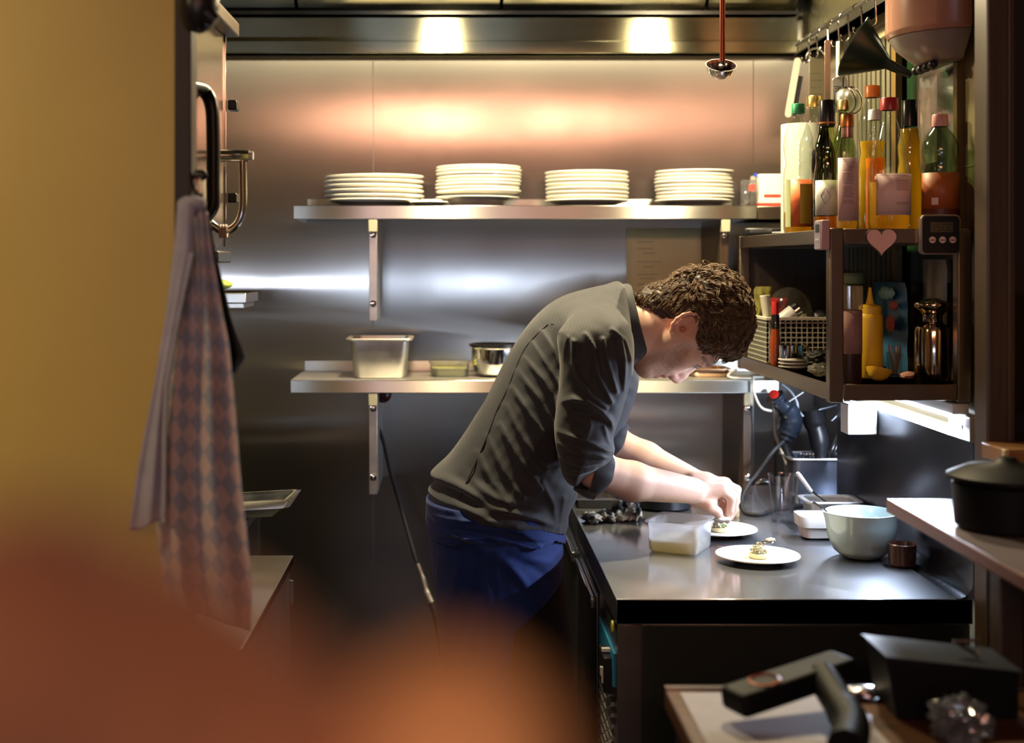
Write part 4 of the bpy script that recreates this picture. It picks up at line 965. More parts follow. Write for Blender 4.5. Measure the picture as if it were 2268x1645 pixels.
t, c, H = bottle('large bottle with red cap and broad pale pink label', 1970, 2.70, .041, Z_(217, 2.70), 'cone', G_clear, mat('red_cap', (.35, .012, .015), .35), .025, .36, L_gol, .36)
lb = label_mb(.041, .029, .112, math.radians(215), A1, c).build('label', M_pinklab, t, solid=.0003)
m = MB()
for k in range(9):
    z = .098-k*.0032-(0 if k < 7 else .022)
    m.grid(8, 2, lambda u, v: Vector((c[0]+.0422*math.cos(math.radians(270+42*u)), c[1]+.0422*math.sin(math.radians(270+42*u)), c[2]+z+.0008*v)))
for z in (.108, .034): m.grid(8, 2, lambda u, v: Vector((c[0]+.0422*math.cos(math.radians(222+110*u)), c[1]+.0422*math.sin(math.radians(222+110*u)), c[2]+z+.0005*v)))
m.build('text_lines', M_ink, lb, False)
bottle('yellow oil bottle with tall black cap right of the red-capped one', 2014, 2.84, .0275, Z_(222, 2.84), 'bulb', G_clear, BLK, .056, .52, L_yel, .78, capr=.0165)
t, c, H = bottle('greenish plastic bottle with pink cap and orange label, rightmost on the unit', 2082, 2.66, .036, Z_(254, 2.66), 'wavy', G_pg, mat('pink_cap', (.62, .30, .28), .4), .024, .36, None)
lb = label_mb(.036, .040, .112, math.radians(180), math.radians(360), c).build('label', mat('orange_brown_label', (.40, .09, .02), .5), t, solid=.0003)
label_mb(.036, .0, .040, math.radians(180), math.radians(360), c, .0012).build('dark_red_band', mat('dark_red_print', (.10, .012, .010), .5), lb)
label_mb(.036, .048, .062, math.radians(225), math.radians(245), c, .0014).build('pale_mark', M_pinklab, lb)
bottle('bottle with ribbed gold cap between the hanging strainers and oils', 1868, 3.00, .027, Z_(222, 3.00), 'straight', G_green, mat('gold_cap_ribbed', (.55, .45, .2), .3, 1), .022, .42, L_gol, .5)
# kitchen roll
t = thing('kitchen_roll', 'tall white kitchen paper roll standing behind the leftmost bottles', 'paper roll', (X_(1777, 3.25), 3.25, BT))
MB().lathe([(.018, 0), (.053, 0), (.0535, .135), (.053, .27), (.018, .27)], (X_(1779, 3.25), 3.25, BT+.0004), 40, closed=True).build('paper', mat('white_tissue', (.50, .48, .42), .9, 0, 40, .04), t)
MB().lathe([(.0165, .001), (.0185, .001), (.0185, .272), (.0165, .272)], (X_(1779, 3.25), 3.25, BT+.0004), 24, closed=True).build('card_core', mat('card', (.3, .2, .1), .8), t)
# knives on the unit's far end
t = thing('knife', 'black handled knife with white blade at the far end of the unit top', 'knife', (.79, 3.30, BT))
MB().tube([(.757, 3.392, BT+.010), (.79, 3.36, BT+.010), (.80, 3.33, BT+.010)], [.0085, .0095, .008], 12).build('handle', M_black, t)
MB().prism([(-.004, -.012), (.004, -.012), (.015, .02), (.012, .10), (-.012, .10), (-.012, .02)], .002, Matrix.Translation((.803, 3.33, BT+.008)) @ rot('Z', -160)).build('blade', M_white, t)
solo('lighter', MB().box(.745, .90, 3.405, 3.435, BT+.0005, BT+.024), M_black, 'long flat black case behind the knife on the unit top', 'case', bevel=.006)
# ---------------------------------------------------------------- timers and heart on the unit front
tm = thing('kitchen_timer', 'square black digital timer reading 15:00 with three round buttons', 'timer', (X_(2084, 2.585), 2.59, Z_(563, 2.585)))
x0, x1, z0, z1 = X_(2040, 2.585), X_(2129, 2.585), Z_(564, 2.585), Z_(475, 2.585); cxm, czm = (x0+x1)/2, (z0+z1)/2
Tm = Matrix.Translation((cxm, 2.6028, czm)) @ rot('X', 90)
MB().prism(rrect((x1-x0)/2, (z1-z0)/2, .010), .016, Tm).build('rim', mat('silver_rim', (.4, .33, .28), .3, .8), tm, bevel=.002)
MB().prism(rrect((x1-x0)/2-.0028, (z1-z0)/2-.0028, .008), .0172, Tm).build('face', M_black, tm, bevel=.0005)
yf = 2.6028-.0174
dsp = MB().box(X_(2061, 2.585), X_(2111, 2.585), yf-.0004, yf+.001, Z_(514, 2.585), Z_(492, 2.585)).build('display', mat('lcd', (.10, .085, .045), .3), tm, False)
SEG = {'1': 'bc', '5': 'afgcd', '0': 'abcdef'}
m = MB(); w, h = .0072, .0140; X0, Zc = X_(2069, 2.585), Z_(503, 2.585)
for ch, ox in (('1', -.002), ('5', .0095), ('0', .0215), ('0', .0320)):
    a, bq, cz = X0+ox-.004, X0+ox-.004+w, Zc; tt = .0013
    R = {'a': (a, bq, cz+h/2-tt, cz+h/2), 'd': (a, bq, cz-h/2, cz-h/2+tt), 'g': (a, bq, cz-tt/2, cz+tt/2), 'b': (bq-tt, bq, cz, cz+h/2), 'c': (bq-tt, bq, cz-h/2, cz), 'e': (a, a+tt, cz-h/2, cz), 'f': (a, a+tt, cz, cz+h/2)}
    for s_ in SEG[ch]: u = R[s_]; m.box(u[0], u[1], yf-.0009, yf-.0003, u[2], u[3])
for dz in (-.003, .003): m.box(X0+.0145, X0+.0157, yf-.0009, yf-.0003, Zc+dz-.0006, Zc+dz+.0006)
m.build('digits', mat('lcd_digit', (.012, .010, .008), .4), dsp, False)
for px in (2065, 2087.5, 2110):
    b_ = MB().lathe([(0, 0), (.0066, 0), (.0062, .002), (0, .0022)], (X_(px, 2.585), yf, Z_(531, 2.585)), 24, rot('X', 90)).build('button', mat('pale_button', (.8, .6, .52), .4), tm)
    MB().box(X_(px-5, 2.585), X_(px+5, 2.585), yf-.0027, yf-.0021, Z_(533, 2.585), Z_(530, 2.585)).build('button_mark', M_ink, b_, False)
hm = thing('heart_magnet', 'pink wooden heart stuck to the front rail of the shelf unit', 'magnet', (X_(1953, 2.595), 2.598, Z_(566, 2.595)))
hp_ = []
for k in range(48):
    a = 2*PI*k/48; hp_.append((16*math.sin(a)**3/16, (13*math.cos(a)-5*math.cos(2*a)-2*math.cos(3*a)-math.cos(4*a))/16))
for nm, s_, d, mt in (('heart_edge', .0305, .0065, mat('dark_heart_edge', (.05, .02, .015), .5)), ('heart_face', .0288, .0072, mat('pink_heart_face', (.85, .52, .45), .55, 0, 30, .06))):
    MB().prism([(x*s_, z*s_*.98) for x, z in hp_], d, Matrix.Translation((X_(1953, 2.595), 2.6025, Z_(532, 2.595))) @ rot('X', 90)).build(nm, mt, hm, auto=50)
ck = thing('thermometer_clip', 'small pink and grey clip-on timer on the corner of the shelf unit', 'timer', (.7235, 2.62, 1.544))
MB().box(.7165, .7338, 2.596, 2.646, Z_(553, 2.6), Z_(487, 2.6)).build('clip_body', mat('pink_plastic', (.50, .30, .32), .4), ck, bevel=.003)
MB().box(.7155, .7167, 2.600, 2.643, Z_(551, 2.6), Z_(489, 2.6)).build('grey_face', mat('mauve_grey', (.25, .21, .27), .4), ck, False)
MB().box(.7148, .7157, 2.608, 2.634, Z_(514, 2.6), Z_(496, 2.6)).build('window', M_black, ck, False)
m = MB()
for y in (2.611, 2.621, 2.631): m.box(.7148, .7157, y, y+.004, Z_(532, 2.6), Z_(528, 2.6))
m.build('dots', M_white, ck, False)
# ---------------------------------------------------------------- inside the unit
M_yel = mat('mustard_plastic', (.72, .42, .015), .45, sss=.05)
t = thing('squeeze_bottle', 'yellow squeeze bottle with pointed nozzle inside the shelf unit', 'bottle', (X_(1927, 2.84), 2.84, BS))
c = (X_(1927, 2.84), 2.84, BS)
MB().lathe([(0, 0), (.024, 0), (.0265, .003), (.0265, .125), (.0255, .133), (.023, .137), (0, .137)], c, 32).build('bottle_wall', M_yel, t)
MB().lathe([(.0235, .137), (.0235, .152), (.020, .154), (.009, .157), (.006, .170), (.0030, .192), (0, .193)], c, 28).build('nozzle', M_yel, t)
t = thing('spice_tube', 'tall shaker with pink text label and clear lid behind the front post', 'jar', (.799, 2.69, BS))
c = (.799, 2.695, BS)
MB().lathe([(0, 0), (.025, 0), (.026, .004), (.026, .150), (0, .151)], c, 30).build('jar_body', mat('dark_spice', (.035, .014, .008), .35, 0, 150, .6), t)
lb = label_mb(.026, .062, .149, math.radians(190), math.radians(350), c).build('label', mat('pink_grey_label', (.36, .20, .17), .6), t, solid=.0003)
m = MB()
for k in range(12):
    z = .140-k*.0042; m.grid(6, 2, lambda u, v: Vector((c[0]+.027*math.cos(math.radians(275+45*u)), c[1]+.027*math.sin(math.radians(275+45*u)), c[2]+z+.001*v)))
m.build('text_lines', M_ink, lb, False)
MB().lathe([(.0265, .151), (.0280, .152), (.0280, .198), (0, .199)], c, 30).build('clear_lid', thin('lid_plastic', (.8, .7, .6), .3, .1, .3, (.5, .4, .3)), t)
t = thing('jar', 'greenish jar with pale lid at the back of the shelf unit', 'jar', (.935, 3.12, BS))
MB().lathe([(0, 0), (.026, 0), (.028, .005), (.028, .18), (.024, .195), (0, .196)], (.935, 3.12, BS), 28).build('jar_body', mat('olive_glass', (.10, .11, .03), .2), t)
MB().lathe([(.026, .196), (.027, .198), (.027, .218), (.025, .221), (0, .222)], (.935, 3.12, BS), 28).build('lid', mat('pale_green_lid', (.32, .34, .16), .4), t)
t = thing('lemon', 'half lemon with its cut side up at the front of the shelf unit', 'fruit', (X_(1947, 2.76), 2.76, BS))
Tl = Matrix.Translation((X_(1947, 2.755), 2.755, BS+.0235)) @ rot('Y', 14) @ rot('X', -12)
MB().lathe([(0, -.024), (.010, -.022), (.020, -.014), (.0265, -.002), (.0262, .001)], (0, 0, 0), 36, None).build('tmp', M_yel) if False else None
m = MB().lathe([(0, -.0235), (.010, -.0215), (.019, -.0145), (.0245, -.005), (.0265, .001)], (0, 0, 0), 36); m.v = [Tl @ v for v in m.v]
m.build('peel', mat('lemon_peel', (.75, .42, .02), .4, 0, 200, .08, .3, 400), t)
m = MB().lathe([(0, .0012), (.012, .0018), (.0255, .0012), (.0265, .001)], (0, 0, 0), 36); m.v = [Tl @ v for v in m.v]
m.build('flesh', mat('lemon_flesh', (.80, .52, .10), .35, 0, 250, .2, .3, 300), t)
solo('ham_slice', MB().blob((.955, 2.80, BS+.0165-.008), (.018, .02, .009), 3, .15, 3, seed=3), mat('pink_slice', (.58, .28, .20), .5), 'small pink slice behind the half lemon', 'food')
t = thing('canister', 'glossy metal canister with a flared knob lid at the right of the shelf unit', 'canister', (.966, 2.685, BS))
c = (.9655, 2.685, BS)
M_can = mat('warm_chrome', (.50, .40, .30), .10, 1)
MB().lathe([(0, 0), (.034, 0), (.0355, .004), (.0355, .108), (.033, .116), (.022, .122), (.0195, .126)], c, 40).build('canister_body', M_can, t)
MB().lathe([(.0195, .126), (.0195, .140), (.026, .148), (.0355, .156), (.0365, .161), (.034, .166), (.020, .169), (.012, .173), (0, .174)], c, 40).build('knob_lid', M_can, t)
t = thing('snack_bag', 'blue foil food bag with red shapes leaning at the back of the shelf unit', 'bag', (.985, 2.98, BS))
Bm = None
mbg = pillow(2.87, 3.10, BS, 1.475, .978, .018, 5, 'x'); mbg.build('bag', mat('blue_foil', (.035, .13, .24), .3, 0, 14, .7), t)
for (y, z, a, b) in ((2.90, 1.425, .026, .010), (2.92, 1.385, .030, .018), (3.02, 1.39, .020, .010)):
    MB().blob((.957, y, z), (.004, a, b), 2, .1, 3).build('red_shape', mat('red_berry_print', (.45, .04, .03), .5), t)
MB().blob((.962, 2.96, 1.45), (.006, .05, .014), 3, .3, 5).build('pale_torn_edge', mat('pale_teal', (.20, .38, .38), .5), t)
solo('plastic_bag', pillow(2.70, 2.84, BS, 1.525, 1.0, .004, 9, 'x'), thin('milky_film', (.8, .78, .76), .3, .2, .5, (.35, .32, .33)), 'milky plastic bag standing behind the metal canister', 'bag')
t = thing('pick_glass', 'small glass holding thin cocktail picks inside the shelf unit', 'glass', (.940, 2.83, BS))
c = (.942, 2.845, BS)
MB().lathe([(0, .003), (.011, .003), (.012, 0), (.013, .003), (.018, .055), (.0165, .055), (.0115, .008), (0, .006)], c, 28).build('glass', G_clear, t)
for k in range(9):
    a = k*2.4; MB().tube([(c[0]+.004*math.cos(a), c[1]+.004*math.sin(a), BS+.008), (c[0]+.014*math.cos(a), c[1]+.014*math.sin(a), BS+.066+.004*math.sin(k))], .0012, 6).build('pick', mat('pick_wood', (.40, .16, .10), .6), t)
solo('small_tray', MB().rings([[Vector((.905+x, 2.96+y, BS+z)) for x, y in rrect(a, b, .01)] for a, b, z in ((.04, .04, 0), (.045, .045, .018), (.042, .042, .018), (.037, .037, .002))]), M_black, 'small black tray between the yellow bottle and the blue bag', 'tray')
solo('tea_tag', MB().box(.905, .924, 2.900, 2.9006, BS+.055, BS+.085), M_white, 'white paper tag hanging beside the yellow squeeze bottle', 'tag') if False else None
# basket
t = thing('basket', 'white perforated plastic basket full of packets at the back of the shelf unit', 'basket', (.865, 3.31, BS))
bx0, bx1, by0, by1, bh = .752, .985, 3.20, 3.41, .114
M_bas = mat('cream_plastic', (.60, .57, .44), .45)
def perf(x0, x1, z0, z1, fn, n, rws):
    m = MB(); gw = (x1-x0)/n; gh = (z1-z0)/rws; th = .37
    for i in range(n+1):
        a = x0+gw*i; m.box(*fn(max(x0, a-gw*th), min(x1, a+gw*th), z0, z1))
    for j in range(rws+1):
        b = z0+gh*j; m.box(*fn(x0, x1, max(z0, b-gh*th), min(z1, b+gh*th)))
    return m
perf(bx0, bx1, BS, BS+bh-.008, lambda a, b, c_, d: (a, b, by0, by0+.002, c_, d), 18, 9).build('front_wall', M_bas, t, False)
perf(by0, by1, BS, BS+bh-.008, lambda a, b, c_, d: (bx0, bx0+.002, a, b, c_, d), 16, 9).build('side_wall', M_bas, t, False)
MB().box(bx1-.002, bx1, by0, by1, BS, BS+bh).box(bx0, bx1, by1-.002, by1, BS, BS+bh).box(bx0, bx1, by0, by1, BS+.0003, BS+.003).build('back_walls', M_bas, t, False)
MB().box(bx0-.003, bx1, by0-.003, by0+.003, BS+bh-.008, BS+bh).box(bx0-.003, bx0+.003, by0, by1, BS+bh-.008, BS+bh).build('rim', M_bas, t, bevel=.001)
solo('clear_dome', MB().lathe([(.055, 0), (.055, .03), (.050, .055), (.035, .078), (.015, .088), (0, .09)], (.835, 3.31, BS+.095), 36), thin('smoky_film', (.75, .72, .68), .2, .1, .12, (.3, .27, .24)), 'clear domed plastic lid among the packets in the basket', 'lid')
solo('white_tube', MB().tube([(.775, 3.245, BS+.03), (.757, 3.24, BS+.165)], [.010, .013], 16), M_bas, 'white tube sticking up from the left end of the basket', 'tube')
t = thing('spice_jar', 'small jar with a shiny metal lid tipped over in the basket', 'jar', (.83, 3.24, BS+.09))
Tj = Matrix.Translation((.812, 3.232, BS+.115)) @ rot('Y', 52)
m = MB().lathe([(0, -.03), (.018, -.03), (.019, -.028), (.019, .016), (0, .016)], (0, 0, 0), 28); m.v = [Tj @ v for v in m.v]; m.build('jar_body', M_white, t)
m = MB().lathe([(.0, .0165), (.021, .0165), (.0215, .030), (.0195, .032), (0, .032)], (0, 0, 0), 28); m.v = [Tj @ v for v in m.v]; m.build('metal_lid', M_chrome, t)
solo('red_packet', pillow(.775, .825, BS+.09, BS+.158, 3.285, .012, 2), mat('red_foil', (.50, .03, .03), .35, 0, 30, .7), 'red and white packet poking out of the basket', 'packet')
solo('olive_packet', pillow(.754, .80, BS+.07, BS+.185, 3.345, .012, 7), mat('olive_foil', (.30, .27, .06), .4, 0, 30, .5), 'olive green packet at the back left of the basket', 'packet')
solo('dark_packet', MB().blob((.92, 3.29, BS+.108), (.045, .04, .022), 3, .25, 3), M_black, 'black pouch on the right side of the basket', 'pouch')
# sauce bottle, saucers, cup, cloth
t, c, H = bottle('small hot sauce bottle with red cap and black neck band', 1717, 3.14, .0135, Z_(668, 3.14), 'bulb', thin('clear_small', (.9, .85, .8), .25), mat('hot_red_cap', (.5, .02, .015), .35), .030, .50, mat('red_sauce', (.42, .08, .015), .3), .60, BS+.0004, 'sauce_bottle', None)
MB().lathe([(.0090, H*.58), (.0094, H*.58), (.0094, H*.80), (.0088, H*.80)], c, 20, closed=True).build('black_band', M_black, t)
for k, lab in enumerate(('small saucer at the bottom of the stack under the steel cup', 'middle small saucer of the stack under the steel cup', 'topmost small saucer directly under the steel cup')):
    if k == 0: sp_ = o = MB().lathe([(0, 0), (.020, 0), (.0345, .007), (.034, .0095), (.02, .0025), (0, .0025)], (0, 0, 0), 36).build('saucer', M_china)
    else: o = sp_.copy(); COL.objects.link(o)
    o.location = (.778, 3.05, BS+.0003+k*.0078); tag(o, lab, 'saucer', 'saucers under the steel cup')
t = thing('steel_cup', 'short steel cup with a round handle on the little saucers', 'cup', (.772, 3.05, BS+.02))
c = (.773, 3.05, BS+.0195)
MB().lathe([(0, 0), (.026, 0), (.027, .003), (.027, .036), (.0255, .036), (.0255, .004), (0, .003)], c, 36).build('cup_wall', M_chrome, t)
MB().tube([Vector(c)+Vector((.026+.013*math.sin(a), -.006, .020-.016*math.cos(a))) for a in [PI*k/10 for k in range(11)]], .0035, 10, flat=1.0).build('cup_handle', M_chrome, t)
solo('black_cloth', MB().blob((.800, 2.90, BS+.040), (.030, .035, .014), 4, .35, 2.4, seed=2), M_rubber, 'crumpled black cloth by the front post on the lower level', 'cloth')
solo('clear_wrap', MB().blob((.788, 2.86, BS+.0155), (.026, .035, .0145), 3, .3, 2.5, seed=5), thin('clear_wrap', (.75, .72, .6), .35, .15, .3, (.45, .42, .33)), 'crumpled clear wrap under the black cloth', 'wrap')
# ---------------------------------------------------------------- hanging utensils
t = thing('utensil_rail', 'thin steel rail along the hood side carrying the S-hooks', 'rail', (.915, 3.2, 2.10))
MB().tube([(.915, 2.82, 2.100), (.915, 3.56, 2.100)], .0045, 12).build('rod', M_dsteel, t)
for y in (2.9, 3.5): MB().tube([(.915, y, 2.100), (.957, y, 2.104)], .004, 8).build('rail_bracket', M_steel, t)
def shook():
    pts = []
    for k in range(11): a = PI*(1.1-1.15*k/10); pts.append(Vector((.010*math.cos(a)+.002, 0, .010*math.sin(a)-.006)))
    for k in range(11): a = PI*.0-PI*1.15*k/10; pts.append(Vector((.010*math.cos(a)+.004, 0, -.052+.010*math.sin(a))))
    return MB().tube(pts, .0021, 8)
spots = [(3.03, 'S-hook nearest the black funnel hook, holding round strainers'), (3.13, 'S-hook holding the fine grater'), (3.21, 'S-hook holding the flat slotted strip'), (3.30, 'S-hook in the middle of the rail holding the arched grater'),
         (3.40, 'second S-hook from the far end of the rail'), (3.48, 'S-hook at the far end of the rail by the corner'), (2.93, 'long S-hook carrying the black funnel')]
h0 = None
for y, lab in spots:
    if h0 is None: h0 = o = shook().build('hook', M_chrome)
    else: o = h0.copy(); COL.objects.link(o)
    o.location = (.915, y, 2.1018); o.rotation_euler = (0, 0, random.uniform(-.5, .5)); tag(o, lab, 'hook', 'S-hooks on the utensil rail')
t = thing('funnel', 'large black plastic funnel hanging tilted from its hook', 'funnel', P(1925, 45, 2.93))
a_, b_ = P(1891, 106, 2.945), P(2015, 165, 2.895); ax = (b_-a_).normalized(); Mz = ax.to_track_quat('Z', 'Y').to_matrix().to_4x4()
MB().lathe([(.068, 0), (.069, .003), (.060, .014), (.020, .072), (.012, .082), (.008, .138), (.0065, .138), (.010, .082), (.018, .070), (.058, .012), (.066, .002)], a_, 44, Mz, closed=True).build('cone', mat('black_green_plastic', (.006, .014, .012), .3), t)
MB().tube([a_+Mz @ Vector((0, 0, 0))+(P(1924, 40, 2.93)-P(1919, 48, 2.93))*k+(P(1919, 48, 2.93)-a_)*1.0 for k in (0, 1)], .004, 8).build('hang_tab', M_black, t)
def slab_with_holes(name, label, cat, px0, px1, py0, py1, Y, tilt, m_, extra=None, rows=0, cols=0):
    t = thing(name, label, cat, P((px0+px1)/2, py0, Y))
    x0, x1, z0, z1 = X_(px0, Y), X_(px1, Y), Z_(py1, Y), Z_(py0, Y); T = Matrix.Translation(((x0+x1)/2, Y, z1)) @ rot('Y', tilt)
    w, h = (x1-x0)/2, z1-z0
    m = MB().prism(rrect(w, h/2, min(w, .008)), .0015, T @ Matrix.Translation((0, 0, -h/2)) @ rot('X', 90)); m.build('blade', m_, t, bevel=.0004)
    if rows:
        d = MB()
        for i in range(rows):
            for j in range(cols):
                c = T @ Vector((-w*.7+1.4*w*(j+.5*(i % 2))/cols, -.0022, -h*(.25+.7*i/rows)))
                d.blob(c, (.0016, .0010, .0014), 1, 0)
        d.build('raised_teeth', M_black, t)
    return t, T
t, T = slab_with_holes('white_grater', 'long white-edged grater hanging at the far end of the rail', 'grater', 1760, 1775, 128, 262, 3.48, 10, mat('dull_white', (.36, .34, .28), .5))
MB().box(.003, .022, .002, .004, -.15, -.045, T).build('rasp', M_black, t, False)
t, T = slab_with_holes('arched_grater', 'steel grater with an arched wire frame on the utensil rail', 'grater', 1792, 1826, 130, 262, 3.38, 0, mat('olive_steel', (.30, .29, .20), .35, 1), rows=6, cols=4)
MB().tube([Vector((X_(1806, 3.38)+.025*math.cos(a), 3.375, Z_(132, 3.38)+.028*math.sin(a))) for a in [PI*k/14 for k in range(15)]]+[P(1783, 250, 3.375)][:0], .0028, 8).build('wire_frame', M_chrome, t)
slab_with_holes('slotted_strip', 'flat pinkish steel utensil with a slot at its top end', 'utensil', 1826, 1839, 88, 225, 3.21, 0, mat('rose_steel', (.50, .36, .30), .3, 1))
t, T = slab_with_holes('fine_grater', 'fine steel rasp grater with a pale narrow handle', 'grater', 1843, 1877, 172, 250, 3.13, 0, M_steelr, rows=10, cols=7)
MB().box(-.008, .000, -.004, .004, 0, .085, T).build('handle', M_white, t, bevel=.002)
for k, (px, lab) in enumerate(((1872, 'round wire strainer, the nearer of the two hanging behind the gold cap'), (1886, 'round wire strainer, the farther of the two hanging strainers'))):
    Yk = 3.05+.03*k; cc_ = P(px, 222, Yk)
    t = thing('strainer', lab, 'strainer', cc_, 'hanging strainers')
    MB().tube([cc_+Vector((.024*math.cos(a), .010*math.sin(a), .032*math.sin(a))) for a in [2*PI*j/28 for j in range(29)]], .0022, 8).build('rim', M_chrome, t)
    MB().lathe([(.022, 0), (.018, .010), (.010, .015), (0, .017)], cc_, 20, rot('X', 80), sy=1.3).build('mesh_bowl', thin('wire_mesh', (.55, .55, .48), .5, .3, .3, (.35, .34, .28)), t)
    MB().tube([cc_+Vector((-.004, .003, .030)), P(1872+k*4, 90, Yk)+Vector((0, 0, .0))], .002, 8).build('handle', M_chrome, t)
# ---------------------------------------------------------------- towel dispenser and hanging film
t = thing('towel_dispenser', 'big glossy pink-lit white paper towel dispenser at top right', 'dispenser', (.99, 2.70, 1.92))
M_disp = mat('dispenser_plastic', (.42, .21, .15), .22, coat=.3)  # white cover; the orange lamp's tint is put into its colour
def half(r, ry, z, n=28): return [Vector((1.003-r*math.sin(a), 2.705-ry*math.cos(a), z)) for a in [PI*k/n for k in range(n+1)]]
m = MB(); m.rings([half(.118, .13, 2.32), half(.120, .132, 1.985), half(.113, .127, 1.975)]); m.build('cover', M_disp, t, bevel=.002)
m = MB(); m.rings([half(.112, .126, 1.974), half(.100, .112, 1.955), half(.062, .085, 1.925), half(.055, .075, 1.920)]); m.build('lower_shell', mat('grey_shell', (.25, .20, .19), .3), t)
m = MB()
for k in range(7): m.blob((.955+.004*(k % 2), 2.655+k*.016, 1.914), (.010, .010, .009), 2, .1, 3)
m.build('serrated_mouth', M_black, t)
solo('hanging_film', pillow(2.66, 2.76, 1.72, 1.9, .965, .006, 11, 'x'), thin('clear_film', (.82, .85, .80), .35, .12, .12, (.5, .5, .45)), 'wrinkled clear plastic film hanging below the towel dispenser', 'plastic film')
# ---------------------------------------------------------------- sockets on the wall
t = thing('socket_box', 'white wall socket box with a small blue mark in the back corner', 'socket', (.92, 3.03, Z_(963, 3.0)))
MB().box(.888, .9545, 3.0, 3.06, Z_(963, 3.0), Z_(895, 3.0)).build('box_body', M_white, t, bevel=.003)
m = MB()
for dx, dz, w in ((0, 0, .006), (.002, -.003, .006), (-.001, .004, .004), (.003, -.007, .004)):
    m.box(.899+dx, .899+dx+w, 2.9985, 2.9995, Z_(916, 3.0)+dz, Z_(916, 3.0)+dz+.0016)
m.build('blue_mark', mat('blue_ink', (.02, .05, .25), .5), t, False)
MB().box(.919, .9515, 2.998, 2.9995, Z_(950, 3.0), Z_(914, 3.0)).build('socket_flap', mat('off_white', (.62, .62, .62), .4), t, bevel=.001)
t = thing('switch_box', 'white switch box lit by the strip light near the front of the right wall', 'switch', (1.0, 2.62, 1.168))
MB().box(.998, 1.0195, 2.575, 2.69, 1.168, 1.2205).build('box_body', M_white, t, bevel=.002)
MB().box(.9972, .9982, 2.61, 2.616, 1.192, 1.200).build('key_hole', M_black, t, False)
# ================================================================ things on the worktop
ZW = TZ+.0004
def YT(py): return .62*F/(py-HY)
t = thing('food_container', 'square clear plastic container with pale yellow batter on the worktop', 'container', (X_(1507, 2.88), 2.88, ZW))
Mr = rot('Z', -27); cx_, cy_ = X_(1506, 2.875), 2.875
pan_mb(cx_, cy_, ZW, .062, .066, .066, taper=.87, lip=.006, r=.014, M=Mr).build('container_wall', thin('clear_tub_wall', (.97, .97, .97), .2, .1, .32, (.95, .96, 1)), t)
m = MB(); m.rings([[Matrix.Translation((cx_, cy_, ZW)) @ Mr @ Vector((x, y, z)) for x, y in rrect(a, b, .012)] for a, b, z in ((.047, .050, .002), (.050, .053, .008), (.0505, .054, .028))])
m.build('batter', thin('pale_yellow_batter', (.95, .84, .5), .1, .2, .75, (.98, .84, .42)), t)
def dplate(px, Y, lab, nm='plate'):
    t = thing('dessert_plate', lab, 'plate', (X_(px, Y), Y, ZW), 'dessert plates being dressed')
    r = .087
    MB().lathe([(0, .002), (r*.5, .002), (r*.52, 0), (r*.56, 0), (r*.62, .004), (r*.95, .0105), (r, .0125), (r*.99, .0145), (r*.93, .0125), (r*.66, .0080), (r*.5, .0062), (0, .006)], (X_(px, Y), Y, ZW), 64).build('plate_body', M_plate, t)
    return t
dplate(1678, 2.765, 'small white plate nearest the table edge with a dressed bite on it')
dplate(1592, 3.035, 'small white plate under the chef hands behind the plastic container')
def bite(px, Y, lab, top=None):
    c = Vector((X_(px, Y), Y, ZW+.0065)); t = thing('appetizer', lab, 'food', c)
    MB().lathe([(0, 0), (.019, 0), (.0215, .003), (.021, .008), (.018, .010), (0, .010)], c, 30).build('pale_base', mat('pale_root', (.72, .62, .34), .4, sss=.1), t)
    rr = random.Random(int(px)); k = 0
    for nm, mt, n in (('green_crumb', mat('herb_green', (.22, .26, .10), .6), 26), ('cream_crumb', mat('cream_crumb', (.68, .62, .42), .5), 30), ('brown_crumb', mat('brown_crumb', (.22, .13, .06), .6), 18)):
        m = MB()
        for _ in range(n):
            a = rr.random()*6.28; e = rr.random(); q = .017*math.sqrt(rr.random()); zz = .011+.020*(1-(q/.019)**2)*rr.random()**.5
            m.blob(c+Vector((q*math.cos(a), q*math.sin(a), zz)), (rr.uniform(.0022, .004), rr.uniform(.0022, .004), rr.uniform(.002, .0032)), 1, .3, 3, seed=rr.random()*9)
        tag(m.build(nm, mt, t), kind='stuff')
    MB().blob(c+Vector((0, 0, .014)), (.016, .016, .012), 3, .2, 4).build('filling', mat('grey_green_filling', (.30, .30, .20), .5), t)
    return c, t
bite(1681, 2.765, 'round bite topped with green and cream crumbs on the nearest small plate')
c, t = bite(1596, 3.035, 'round bite being topped with dark red pieces under the chef fingers')
for dx, dz in ((-.006, .030), (.004, .032), (.010, .027)): MB().blob(c+Vector((dx, -.005, dz)), (.005, .004, .004), 2, .2, 3).build('red_piece', mat('dark_red_food', (.22, .02, .015), .3), t)
solo('held_garnish', MB().blob(W_(1589, 1137, 2.935), (.0095, .008, .008), 3, .15, 3), mat('beet_red', (.10, .008, .012), .3), 'dark red garnish pinched between the chef fingers', 'food')
t = thing('held_spoon', 'small pale plastic spoon held under the chef fingertips', 'spoon', W_(1605, 1148, 2.94))
MB().blob(W_(1600, 1149, 2.932), (.018, .012, .005), 3, .12, 2).build('spoon_bowl', mat('milky_plastic', (.65, .65, .62), .35), t)
MB().tube([W_(1612, 1147, 2.935), W_(1621, 1144, 2.95)], [.0035, .002], 8).build('spoon_handle', mat('milky_plastic_handle', (.65, .65, .62), .35), t)
t = thing('fork', 'steel fork lying behind the nearest small plate', 'fork', (X_(1650, 2.88), 2.88, ZW))
MB().tube(smooth_path([(X_(1592, 2.86), 2.885, ZW+.003), (X_(1640, 2.86), 2.875, ZW+.004), (X_(1675, 2.86), 2.868, ZW+.012), (X_(1692, 2.86), 2.862, ZW+.016)], 5), [.0035]*8+[.0025]*8, 10, flat=.5).build('handle', M_chrome, t)
